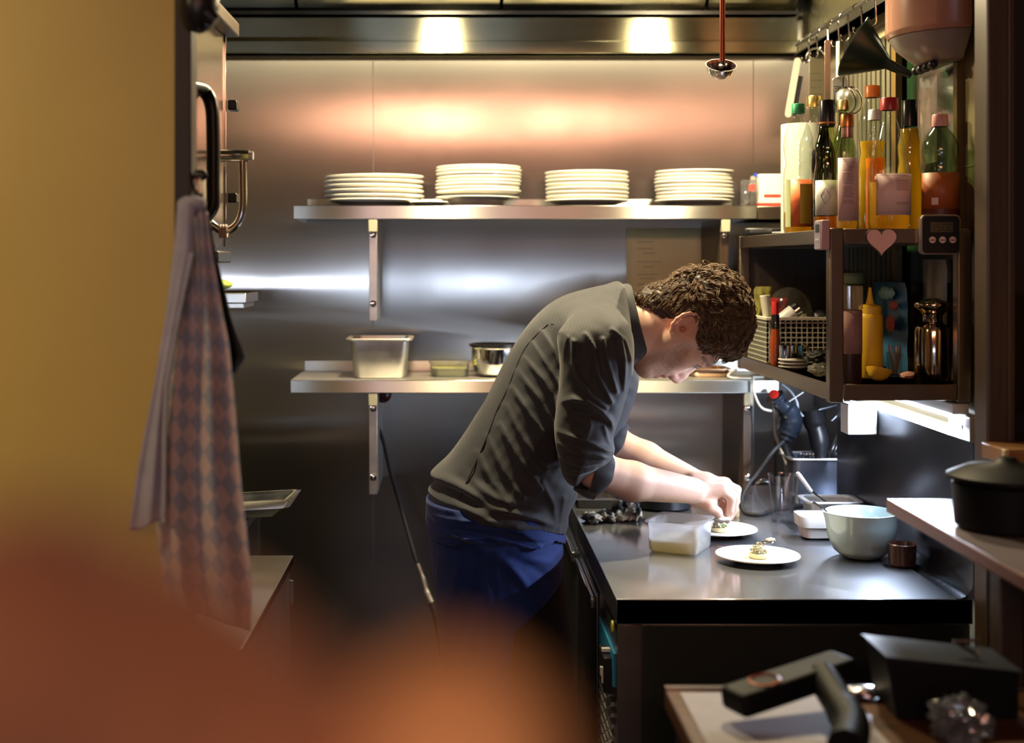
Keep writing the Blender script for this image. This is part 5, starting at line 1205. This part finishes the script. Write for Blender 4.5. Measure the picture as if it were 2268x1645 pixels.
MB().blob((X_(1700, 2.86), 2.862, ZW+.0175), (.016, .008, .003), 3, .05, 2).build('head', M_chrome, t)
solo('cream_scrap', MB().blob((X_(1706, 2.86), 2.858, ZW+.024), (.010, .006, .004), 3, .3, 4), mat('cream_food', (.75, .66, .42), .5), 'pale cream scrap on the fork head', 'food')
# glass mug
t = thing('glass_mug', 'tall clear glass mug with a big curved handle on the worktop', 'mug', (X_(1732, 3.18), 3.18, ZW))
c = (X_(1733, 3.18), 3.18, ZW)
G_mug = thin('mug_glass', (.97, .98, 1), .3)
MB().lathe([(0, 0), (.023, 0), (.026, .004), (.026, .012), (.0245, .020), (.029, .060), (.034, .110), (.0345, .1125), (.0325, .1125), (.0315, .108), (.0265, .060), (.0215, .022), (.012, .016), (0, .015)], c, 40).build('mug_wall', G_mug, t)
MB().tube(smooth_path([Vector(c)+Vector(q) for q in ((-.030, 0, .094), (-.050, 0, .098), (-.064, 0, .088), (-.064, 0, .068), (-.050, 0, .044), (-.036, 0, .030), (-.026, 0, .024))], 6), .0048, 12).build('mug_handle', G_mug, t)
# square white dish
t = thing('square_dish', 'small white square ceramic dish beside the pale blue bowl', 'dish', (X_(1805, 3.0), 3.0, ZW))
m = MB(); cx_, cy_ = X_(1808, 3.0), 3.0
m.rings([[Vector((cx_+x, cy_+y, ZW+z)) for x, y in rrect(a, a*.95, r)] for a, r, z in ((.026, .014, 0), (.034, .016, .004), (.037, .017, .026), (.0435, .019, .028), (.0455, .020, .050), (.044, .019, .0525), (.0415, .018, .050), (.035, .015, .010), (.028, .012, .006))])
m.build('dish_body', M_plate, t, auto=50)
# pale blue bowl with spout
t = thing('mixing_bowl', 'pale blue mixing bowl with a pouring lip and a spoon inside', 'bowl', (X_(1907, 2.8), 2.8, ZW))
cx_, cy_ = X_(1908, 2.80), 2.80; KB = .95
def bring(r, z, sp=0):
    out = []
    for k in range(64):
        a = 2*PI*k/64; d = abs((a-PI*1.04+PI) % (2*PI)-PI); s = sp*math.exp(-(d/.22)**2)
        out.append(Vector((cx_+(r+s)*KB*math.cos(a), cy_+(r+s)*KB*math.sin(a), ZW+z*KB+s*.15)))
    return out
m = MB(); m.rings([bring(.036, 0), (bring(.044, .003)), bring(.060, .016), bring(.0715, .042), bring(.0765, .075, .004), bring(.0775, .098, .010), bring(.0785, .1005, .011), bring(.0765, .1015, .011), bring(.0745, .098, .009), bring(.070, .070, .003), bring(.060, .030), bring(.042, .012), bring(.01, .008)])
m.build('bowl_wall', mat('pale_blue_ceramic', (.58, .76, .80), .15, coat=.4), t)
s = thing('spoon', 'thin steel spoon leaning in the pale blue bowl', 'spoon', (X_(1815, 2.80), 2.80, ZW+.05))
MB().tube(smooth_path([P(1801, 1112, 2.80), P(1815, 1122, 2.80), P(1832, 1136, 2.80), P(1860, 1180, 2.80)], 5), [.0030]*4+[.0024]*12, 8).build('spoon_handle', M_chrome, s)
MB().blob(P(1866, 1186, 2.80), (.014, .010, .006), 3, .02, 2).build('spoon_bowl', M_chrome, s)
solo('brown_cup', MB().lathe([(0, 0), (.022, 0), (.027, .005), (.028, .045), (.026, .047), (.024, .044), (.023, .008), (0, .005)], (.914, 2.715, ZW), 30), mat('brown_glaze', (.06, .022, .014), .3, 0, 20, .3), 'dark brown cup behind the pale blue bowl against the side', 'cup')
# gastro tray with spoon
t = thing('steel_tray', 'shallow bright steel tray behind the blue bowl', 'tray', (.884, 3.13, ZW))
M_rim = mat('bright_rim', (.72, .72, .74), .42, 1)
pan_mb(.884, 3.13, ZW, .064, .052, .060, taper=.86, lip=.008).build('pan_body', M_steelr, t)
rim_mb(.884, 3.13, ZW+.060, .0665, .0545, .011, .004).build('rim', M_rim, t)
s = thing('white_spoon', 'white-handled spatula resting on the left rim of the steel tray', 'spatula', P(1797, 1088, 3.10))
MB().tube([P(1766, 1046, 3.10), P(1770, 1052, 3.10), P(1792, 1082, 3.10), P(1797, 1088, 3.10)], [.006, .0085, .0075, .006], 12, flat=.6).build('handle', M_white, s)
MB().tube([P(1797, 1088, 3.10), P(1812, 1100, 3.115), P(1836, 1118, 3.13)], [.004, .003, .004], 8).build('shaft', M_chrome, s)
# tall insert with blender and tongs
t = thing('utensil_bin', 'tall steel bin holding the hand blender in the back corner', 'bin', (X_(1820, 3.47), 3.47, ZW))
pan_mb(.934, 3.465, ZW, .074, .068, Z_(1018, 3.40)-ZW, taper=.86, lip=.009).build('pan_body', mat('blue_grey_steel', (.24, .27, .34), .35, 1), t)
rim_mb(.934, 3.465, Z_(1018, 3.40)-.001, .0755, .0695, .011, .004).build('rim', M_rim, t)
b = thing('hand_blender', 'dark blue-grey hand blender with a glowing red end standing in the bin', 'blender', P(1750, 1000, 3.44))
M_navy = mat('navy_plastic', (.010, .014, .022), .25)
e0, e1 = P(1717, 874, 3.42), P(1752, 935, 3.44)
MB().tube(smooth_path([P(1716, 877, 3.42), P(1728, 893, 3.425), P(1748, 912, 3.43), P(1753, 935, 3.435), P(1745, 958, 3.44), P(1738, 975, 3.44)], 6), [.0245]*3+[.021]*4+[.020]*3+[.026]*6+[.028]*6+[.026]*4+[.018]*4+[.012], 20).build('motor_body', M_navy, b)
MB().lathe([(0, 0), (.0115, 0), (.0125, .002), (.010, .003), (0, .0035)], P(1714.5, 873.5, 3.405), 28, Matrix.Rotation(math.radians(-38), 4, 'Y') @ rot('X', 52)).build('red_button', mat('red_button', (.30, .012, .008), .3, emit=(1, .08, .03), estr=.08), b)
MB().tube(smooth_path([P(1736, 968, 3.44), P(1740, 990, 3.445), P(1752, 1015, 3.45), P(1768, 1060, 3.46)], 5), .010, 12).build('shaft', M_black, b)
s = thing('stick_blender', 'second blender shaft, black, leaning right in the steel bin', 'blender', P(1815, 1000, 3.47))
MB().tube(smooth_path([P(1800, 905, 3.50), P(1806, 940, 3.50), P(1815, 975, 3.49), P(1820, 1040, 3.48)], 5), [.030]*6+[.026]*6+[.020]*4, 18).build('body', M_black, s)
for a, bb in (((1812, 908), (1868, 893)), ((1842, 932), (1874, 902))):
    MB().tube([P(*a, 3.47), P(*bb, 3.47)], .0052, 10).build('blue_grip', M_navy, s)
s = thing('tongs', 'steel tongs sticking out of the right side of the bin', 'tongs', P(1845, 1005, 3.45))
MB().tube([P(1836, 1040, 3.455), P(1838, 1004, 3.45), P(1866, 940, 3.43)], .0055, 10, flat=.5).build('arm', M_steel, s)
MB().tube([P(1844, 1040, 3.458), P(1846, 1004, 3.452), P(1871, 940, 3.432)], .0045, 10, flat=.5).build('arm', M_steel, s)
MB().tube([P(1866, 940, 3.43)+Vector((.007*math.cos(a)+.003, 0, .012*math.sin(a)+.008)) for a in [2*PI*k/16 for k in range(17)]], .0016, 6).build('ring', M_chrome, s)
m = MB(); rr = random.Random(4)
s = thing('whisk', 'tangle of shiny wire whisk loops inside the bin mouth', 'whisk', P(1785, 1010, 3.45))
for k in range(5):
    c0 = P(1778+k*7, 1010, 3.44+.012*k)
    MB().tube([c0+Vector((.012*math.cos(a), .006*math.sin(a*2), .014*math.sin(a)-.004)) for a in [PI*j/12 for j in range(13)]], .0018, 6).build('wire_loop', M_chrome, s)
solo('white_tape', MB().tube([P(1747, 889, 3.39), P(1779, 868, 3.39)], .0045, 8, flat=.35), M_white, 'short white plastic strip behind the blender head', 'strip')
solo('white_spatula', MB().tube(smooth_path([P(1712, 905, 3.52), P(1714, 930, 3.52), P(1718, 965, 3.51), P(1735, 1010, 3.49), P(1752, 1050, 3.48)], 5), [.007]*6+[.0085]*6+[.006]*9, 10, flat=.5), M_white, 'white spatula standing at the left side of the steel bin', 'spatula')
solo('black_cable', MB().tube(smooth_path([P(1735, 978, 3.40), P(1712, 1000, 3.37), P(1680, 1045, 3.36), P(1655, 1078, 3.34), P(1643, 1108, 3.30), Vector((X_(1650, 3.26), 3.26, ZW+.006)), Vector((X_(1690, 3.22), 3.24, ZW+.0055)), Vector((X_(1720, 3.27), 3.30, ZW+.0055)), Vector((X_(1790, 3.40), 3.37, ZW+.0055))], 6), .0052, 10), M_rubber, 'thick black cable running from the blender to the worktop', 'cable')
solo('cork', MB().lathe([(0, 0), (.0095, 0), (.0105, .004), (.0105, .018), (.009, .022), (0, .022)], (X_(1627, 3.24), 3.235, ZW), 24), mat('cork', (.50, .36, .20), .8, 0, 120, .25), 'small tan cork standing behind the chef hands', 'cork')
# patterned cloth, pan, tray at the left of the worktop
def heap(c, r, seed, m_, lab, nm, cat): return solo(nm, MB().blob(c, r, 4, .38, 1.9, flatz=-r[2]*.9, seed=seed), m_, lab, cat, auto=180)
M_pat = mat('patterned_cloth', (.30, .28, .20), .8)
_n = M_pat.node_tree; _v = _n.nodes.new('ShaderNodeTexNoise'); _v.inputs['Scale'].default_value = 42; _v.inputs['Detail'].default_value = 2; _r = _n.nodes.new('ShaderNodeValToRGB')
_r.color_ramp.elements[0].position = .47; _r.color_ramp.elements[0].color = (.03, .03, .03, 1); _r.color_ramp.elements[1].position = .55; _r.color_ramp.elements[1].color = (.55, .50, .38, 1)
_n.links.new([q for q in _n.nodes if q.type == 'TEX_COORD'][0].outputs['Object'], _v.inputs['Vector']); _n.links.new(_v.outputs[0], _r.inputs[0]); _n.links.new(_r.outputs[0], _n.nodes['Principled BSDF'].inputs['Base Color'])
m = MB()
for (px, Y, rx, ry, rz, sd) in ((1312, 3.18, .024, .04, .011, 1), (1345, 3.19, .026, .035, .014, 2), (1375, 3.20, .022, .035, .022, 4), (1400, 3.20, .022, .04, .026, 6)):
    m.blob((X_(px, Y), Y, ZW+rz*.92), (rx, ry, rz), 4, .40, 2.2, flatz=-rz*.9, seed=sd)
solo('patterned_cloth', m, M_pat, 'crumpled cream and black patterned cloth on the worktop under the forearm', 'cloth', auto=180)
solo('red_tab', MB().box(X_(1343, 3.21), X_(1352, 3.21), 3.205, 3.209, ZW+.022, ZW+.044, None), mat('red_tab', (.6, .05, .03), .5), 'small red tab standing in the patterned cloth', 'tab') if False else None
t = thing('black_pan', 'black pan on the worktop behind the plastic container', 'pan', (X_(1465, 3.33), 3.33, ZW))
MB().lathe([(0, 0), (.062, 0), (.070, .006), (.074, .034), (.072, .036), (.067, .008), (0, .004)], (X_(1470, 3.36), 3.36, ZW), 40).build('pan_body', M_black, t)
solo('dark_tray', MB().rings([[Vector((X_(1320, 3.45)+x, 3.45+y, ZW+z)) for x, y in rrect(a, b, .015)] for a, b, z in ((.060, .10, 0), (.066, .106, .022), (.062, .102, .022), (.056, .096, .003))]), mat('dark_tray', (.05, .045, .04), .3, .7), 'low dark metal tray behind the patterned cloth', 'tray')
# ================================================================ tea towel and hook by the doorway
def uvgrid(nu, nv, fn, name, m_, parent, us=1, vs=1, solid=.0015):
    mb = MB().grid(nu, nv, fn); o = mb.build(name, m_, parent, solid=0, auto=80); me = o.data; uv = me.uv_layers.new(name='uv')
    for l in me.loops:
        i, j = divmod(l.vertex_index, nv); uv.data[l.index].uv = (i/(nu-1)*us, j/(nv-1)*vs)
    s = o.modifiers.new('solid', 'SOLIDIFY'); s.thickness = solid; return o
M_tow = mat('tea_towel_weave', (.3, .3, .35), .9, 0, None, bump=.3, bscale=500, sheen=.2)
_n = M_tow.node_tree; _tc = [q for q in _n.nodes if q.type == 'TEX_COORD'][0]
_m = _n.nodes.new('ShaderNodeMapping'); _m.inputs['Rotation'].default_value = (0, 0, PI/4)
_sc = _n.nodes.new('ShaderNodeMapping'); _sc.inputs['Scale'].default_value = (1, 1, 1)
_c = _n.nodes.new('ShaderNodeTexChecker'); _c.inputs['Scale'].default_value = 1.4142
_c.inputs[1].default_value = (.47, .39, .40, 1); _c.inputs[2].default_value = (.25, .29, .38, 1)
_n.links.new(_tc.outputs['UV'], _sc.inputs[0]); _n.links.new(_sc.outputs[0], _m.inputs[0]); _n.links.new(_m.outputs[0], _c.inputs['Vector'])
_n.links.new(_c.outputs[0], _n.nodes['Principled BSDF'].inputs['Base Color'])
M_tow2 = mat('tea_towel_back', (.30, .31, .40), .9, 0, 25, .12, .4, 500, sheen=.2)
tw = thing('tea_towel', 'blue-grey and pink diamond patterned tea towel hanging by the doorway', 'towel', P(430, 445, 1.94))
def interp(tab, y):
    for (a, b), (c, d) in zip(tab, tab[1:]):
        if y <= c: return b+(d-b)*(y-a)/(c-a)
    return tab[-1][1]
Lm = [(446, 402), (560, 398), (700, 380), (850, 364), (1000, 352), (1165, 345), (1300, 360), (1400, 400)]
Rm = [(446, 455), (560, 470), (680, 490), (760, 506), (900, 519), (1050, 530), (1200, 546), (1290, 556), (1400, 554)]
def tow(u, v):
    py = 446+(1395-446)*v-(1-u)*v*60; L, R = interp(Lm, py), interp(Rm, py)
    px = L+(R-L)*u; am = .006+.012*v
    y = 1.945+am*math.cos(u*PI*4.2+.4)+.004*math.sin(u*23+v*5)*v
    px += 4*math.sin(u*PI*4.2+1)*v
    return P(px, py, y)
uvgrid(60, 90, tow, 'patterned_side', M_tow, tw, 5.2, 15)
Lf = [(446, 393), (540, 386), (700, 366), (850, 341), (960, 319), (1060, 301), (1180, 286)]
Rf = [(446, 432), (560, 428), (700, 400), (850, 372), (960, 368), (1060, 368), (1180, 366)]
def flap(u, v):
    py = 446+(1172-446)*v-u*v*18+5*math.sin(u*6)*v; L, R = interp(Lf, py), interp(Rf, py)
    return P(L+(R-L)*u, py, 1.918-.006*math.sin(u*PI)*1-.004*v*math.sin(u*11+2*v))
fl = uvgrid(34, 70, flap, 'plain_side', M_tow2, tw, 1, 1, .002)
def hem(u, v):
    py = 560+(1160-560)*v; R = interp(Rf, py); return P(R-9+11*u, py, 1.912-.0025*math.sin(u*PI)-.0008*math.sin(v*160))
uvgrid(4, 90, hem, 'hem', M_tow2, fl, 1, 1, .001)
MB().blob(P(425, 452, 1.935), (.021, .012, .012), 3, .2, 3).build('gathered_top', M_tow2, tw)
bc = thing('black_cloth', 'black cloth with a pointed corner hanging behind the tea towel', 'cloth', P(470, 480, 2.0))
Lb = [(470, 440), (600, 452), (700, 470), (800, 500), (825, 514)]
Rb = [(470, 462), (560, 478), (640, 498), (700, 512), (745, 527), (790, 541), (825, 517)]
uvgrid(14, 50, lambda u, v: P(interp(Lb, 470+355*v)+(interp(Rb, 470+355*v)-interp(Lb, 470+355*v))*u, 470+355*v, 2.055+.006*math.sin(u*9+v*3)), 'cloth_body', M_rubber, bc, 1, 1, .003)
uvgrid(8, 40, lambda u, v: P(500+5*v*4+8*u, 760+330*v, 2.065+.003*math.sin(u*5)), 'cloth_strip', M_rubber, bc, 1, 1, .003)
hk = thing('wall_hook', 'dark hook with red and white string on the black door frame', 'hook', P(430, 430, 1.96))
MB().tube(smooth_path([P(424, 385, 1.992), P(424, 405, 1.972), P(432, 425, 1.962), P(440, 440, 1.958), P(446, 428, 1.957)], 5), .004, 10).build('hook_arm', M_black, hk)
MB().blob(P(443, 388, 1.985), (.012, .006, .009), 2, .2, 3).build('hook_plate', M_black, hk)
for k, (a, mt) in enumerate(((0, mat('red_string', (.4, .04, .02), .7)), (8, mat('white_string', (.5, .42, .36), .7)))):
    MB().tube(smooth_path([P(434+a, 396, 1.975), P(440+a, 415, 1.965), P(436+a, 432, 1.96), P(428+a, 446, 1.955)], 5), .0016, 6).build('string', mt, hk)
# ================================================================ foreground
t = thing('pass_ledge', 'brown wooden pass ledge with a pale shiny top at lower right', 'ledge', (1.1, 1.6, 0))
MB().box(.764, 1.6, .9, 2.355, 1.078, 1.10).build('ledge_board', mat('orange_brown_wood', (.14, .040, .010), .35, 0, 6, .25, stretch=(10, 1, 10)), t, bevel=.003)
MB().box(.766, 1.6, .9, 2.353, 1.1001, 1.1016).build('ledge_top', mat('pale_laminate', (.22, .19, .21), .22, 0, 10, .05), t)
MB().box(.80, .835, 1.95, 1.99, 0, 1.0775).build('leg', M_brownpost, t, bevel=.002)
MB().box(1.50, 1.55, 1.95, 1.99, 0, 1.0775).build('leg', M_brownpost, t, bevel=.002)
M_matte = mat('matte_black', (.004, .004, .005), .5, spec=.12)
t = thing('black_pot', 'wide black pot standing on the pass ledge at the right edge', 'pot', (.875, 2.07, 1.102))
MB().lathe([(0, 0), (.070, 0), (.078, .006), (.082, .070), (.078, .074), (.074, .070), (.070, .010), (0, .008)], (.868, 2.09, 1.1021), 44).build('pot_body', M_matte, t)
MB().lathe([(.079, .0745), (.090, .078), (.090, .084), (.060, .098), (.020, .104), (.012, .112), (0, .113)], (.868, 2.09, 1.1021), 44).build('pot_lid', M_matte, t)
t = thing('wooden_bracket', 'short wooden beam end with a pale front face at the right edge', 'beam', (1.1, 2.27, Z_(1022, 2.3)))
MB().box(X_(2204, 2.3), 1.35, 2.26, 2.361, Z_(1024, 2.3), Z_(988, 2.3)).build('beam', mat('orange_wood', (.22, .10, .03), .5), t, bevel=.003)
MB().box(X_(2196, 2.3), X_(2211, 2.3)-.003, 2.245, 2.2595, Z_(1022, 2.3), Z_(986, 2.3)).build('pale_end', mat('pale_wood', (.45, .36, .22), .5), t, bevel=.002)
solo('yellow_cloth', pillow(1.0, 1.12, 1.235, 1.51, 2.31, .02, 4), mat('yellow_fabric', (.55, .28, .02), .8), 'yellow-orange cloth hanging at the far right edge', 'cloth')
t = thing('front_counter', 'low blurred wooden counter corner in the bottom right foreground', 'counter', (.9, 1.5, 0))
MB().box(.306, 1.6, .9, 1.935, .872, .90).build('counter_top', mat('walnut', (.10, .045, .02), .35, 0, 5, .25, stretch=(1, 12, 12)), t, bevel=.003)
MB().box(.32, 1.6, .95, 1.92, 0, .8718).build('counter_body', M_blacktrim, t)
MB().box(.306, 1.0, 1.925, 1.936, .9001, .905).build('metal_edge', M_steel, t)
solo('paper', MB().box(.325, .56, 1.60, 1.915, .9005, .9015), mat('white_paper', (.30, .27, .30), .6, 0, 20, .05), 'white sheet of paper on the foreground counter', 'paper')
solo('paper', MB().box(.60, .70, 1.76, 1.91, .9005, .9015, None), mat('white_paper_two', (.8, .78, .85), .4), 'bright paper slip under the black device', 'paper') if False else None
t = thing('handheld_device', 'black handheld scanner with an orange reflection painted as a ring, lying on the paper', 'device', (.48, 1.78, .902))
sl_a, sl_b = Vector((X_(1620, 1.78), 1.78, .935)), Vector((X_(1872, 1.86), 1.86, .962))
dv = (sl_b-sl_a).normalized(); Md = Matrix.Translation(sl_a) @ dv.to_track_quat('X', 'Z').to_matrix().to_4x4()
MB().box(0, (sl_b-sl_a).length, -.028, .028, -.020, .012, Md).build('device_head', M_matte, t, bevel=.008, bseg=3)
m = MB().lathe([(.019, .0), (.022, .001), (.019, .0025)], (0, 0, 0), 28, closed=True); m.v = [Md @ (v+Vector((.055, -.002, .0125))) for v in m.v]; m.build('orange_ring', mat('orange_reflection', (.45, .10, .03), .4), t)  # the ring paints in an orange reflection on the black casing
MB().tube(smooth_path([Md @ Vector((.145, -.01, -.004)), Vector((X_(1860, 1.76), 1.76, .935)), Vector((X_(1885, 1.70), 1.70, .928)), Vector((X_(1880, 1.62), 1.63, .925))], 6), [.022]*8+[.024]*11, 18).build('grip', M_matte, t)
t = thing('black_box', 'black plastic bin with a slanted grey lid on the foreground counter', 'box', (.66, 1.83, .9))
MB().prism([(.60, .9012), (.765, .9012), (.765, .965), (.585, .985)], .10, Matrix.Translation((0, 1.90, 0)) @ rot('X', 90)).build('bin_body', M_matte, t, bevel=.004)
MB().add([(.583, 1.795, .9862), (.767, 1.795, .9662), (.767, 1.905, .9662), (.583, 1.905, .9862), (.583, 1.795, .9882), (.767, 1.795, .9682), (.767, 1.905, .9682), (.583, 1.905, .9882)],
         [(0, 1, 2, 3), (4, 5, 6, 7), (0, 1, 5, 4), (1, 2, 6, 5), (2, 3, 7, 6), (3, 0, 4, 7)]).build('bin_lid', mat('grey_lid', (.022, .027, .036), .4, spec=.2), t)
M_glint = thin('crinkled_film', (.7, .72, .8), .6, .06, .15, (.4, .42, .5))
solo('crumpled_film', MB().blob((X_(2130, 1.72), 1.72, .930), (.036, .03, .028), 4, .45, 3, seed=8), M_glint, 'crumpled shiny clear film on the foreground counter', 'plastic film')
solo('foil_scrap', MB().blob((X_(1915, 1.90)+.0, 1.895, .909), (.03, .018, .008), 3, .25, 3, seed=3), mat('foil', (.8, .8, .85), .2, 1), 'bright foil scrap behind the scanner grip', 'foil')
solo('wire_clip', MB().tube([P(2112, 1420, 1.84), P(2166, 1452, 1.84), P(2166, 1418, 1.84), P(2112, 1420, 1.84)], .003, 8), M_chrome, 'bent shiny wire standing on the black bin lid', 'wire')
# near out-of-focus mounds standing in for an unidentified shape
struct('wall_partition', MB().box(-.25, .10, .15, .27, 0, 1.37), M_dining)
M_near = mat('rust_mound', (.34, .15, .065), .85, 0, 22, .35, sheen=.3)
m = MB()
Yn = .21
m.blob(P(90, 1490, Yn), (.023, .022, .026), 4, .10, 1.5, seed=1)
m.blob(P(390, 1590, Yn), (.021, .022, .024), 4, .10, 1.5, seed=2)
m.blob(P(620, 1700, Yn), (.018, .020, .018), 4, .10, 1.5, seed=3)
solo('rust_mound', m, M_near, 'very blurred rust-brown mound in the near left foreground', 'cloth')
m = MB(); m.blob(P(990, 1715, Yn), (.0185, .020, .0190), 4, .10, 1.5, seed=4)
solo('orange_mound', m, mat('orange_mound', (.95, .50, .20), .85, 0, 22, .2), 'very blurred orange mound at the bottom beside the rust-brown mound', 'cloth')
# ================================================================ lights
def area(name, loc, size, col, watts, rot_=(0, 0, 0), sy=None, shape='RECTANGLE', spread=None):
    l = bpy.data.lights.new(name, 'AREA'); l.shape = shape; l.size = size
    if sy: l.size_y = sy
    l.color = lin(col); l.energy = watts
    if spread: l.spread = math.radians(spread)
    o = bpy.data.objects.new(name, l); COL.objects.link(o); o.location = loc; o.rotation_euler = [math.radians(a) for a in rot_]
    return o
for x in (-.04, .64):
    area('hood_lamp', (x, 3.08, 2.268), .11, (1, .82, .50), 26, shape='DISK')
area('led_light', (.97, 2.95, 1.21), .03, (.72, .82, 1), 20, (0, 22, 0), sy=.65)
# dining room lamp behind the camera, warm orange; added fill lights follow
area('dining_lamp', (-.1, -2.5, 2.58), 2.3, (1, .46, .28), 38, (75, 0, 0), sy=.22)
area('wall_fill', (-1.5, .9, 2.35), .5, (1, .74, .40), 12, (50, 0, 5), sy=.3, spread=120)  # added warm light that brightens the ochre wall
area('band_light_left', (-.72, 2.68, 1.444), .5, (.75, .82, 1), 1.5, (90, 0, 0), sy=.02)  # added cool strip, hidden, for the left of the band on the steel wall
area('band_light', (-.22, -2.9, 1.362), 1.3, (.66, .78, 1), 12, (90, 0, 0), sy=.04)  # added unseen cool strip that makes the white band on the steel wall
area('blue_fill', (-.1, -2.95, .78), 2.4, (.42, .60, 1), 3.6, (90, 0, 0), sy=1.1)  # added faint blue light, tints the reflections low on the steel wall
w = bpy.data.worlds.new('world'); SC.world = w; w.use_nodes = True
w.node_tree.nodes['Background'].inputs[0].default_value = (.10, .08, .06, 1); w.node_tree.nodes['Background'].inputs[1].default_value = .3
SC.cycles.use_denoising = True
SC.cycles.max_bounces = 10; SC.cycles.transparent_max_bounces = 24
SC.cycles.sample_clamp_indirect = 4
SC.cycles.caustics_reflective = False; SC.cycles.caustics_refractive = False
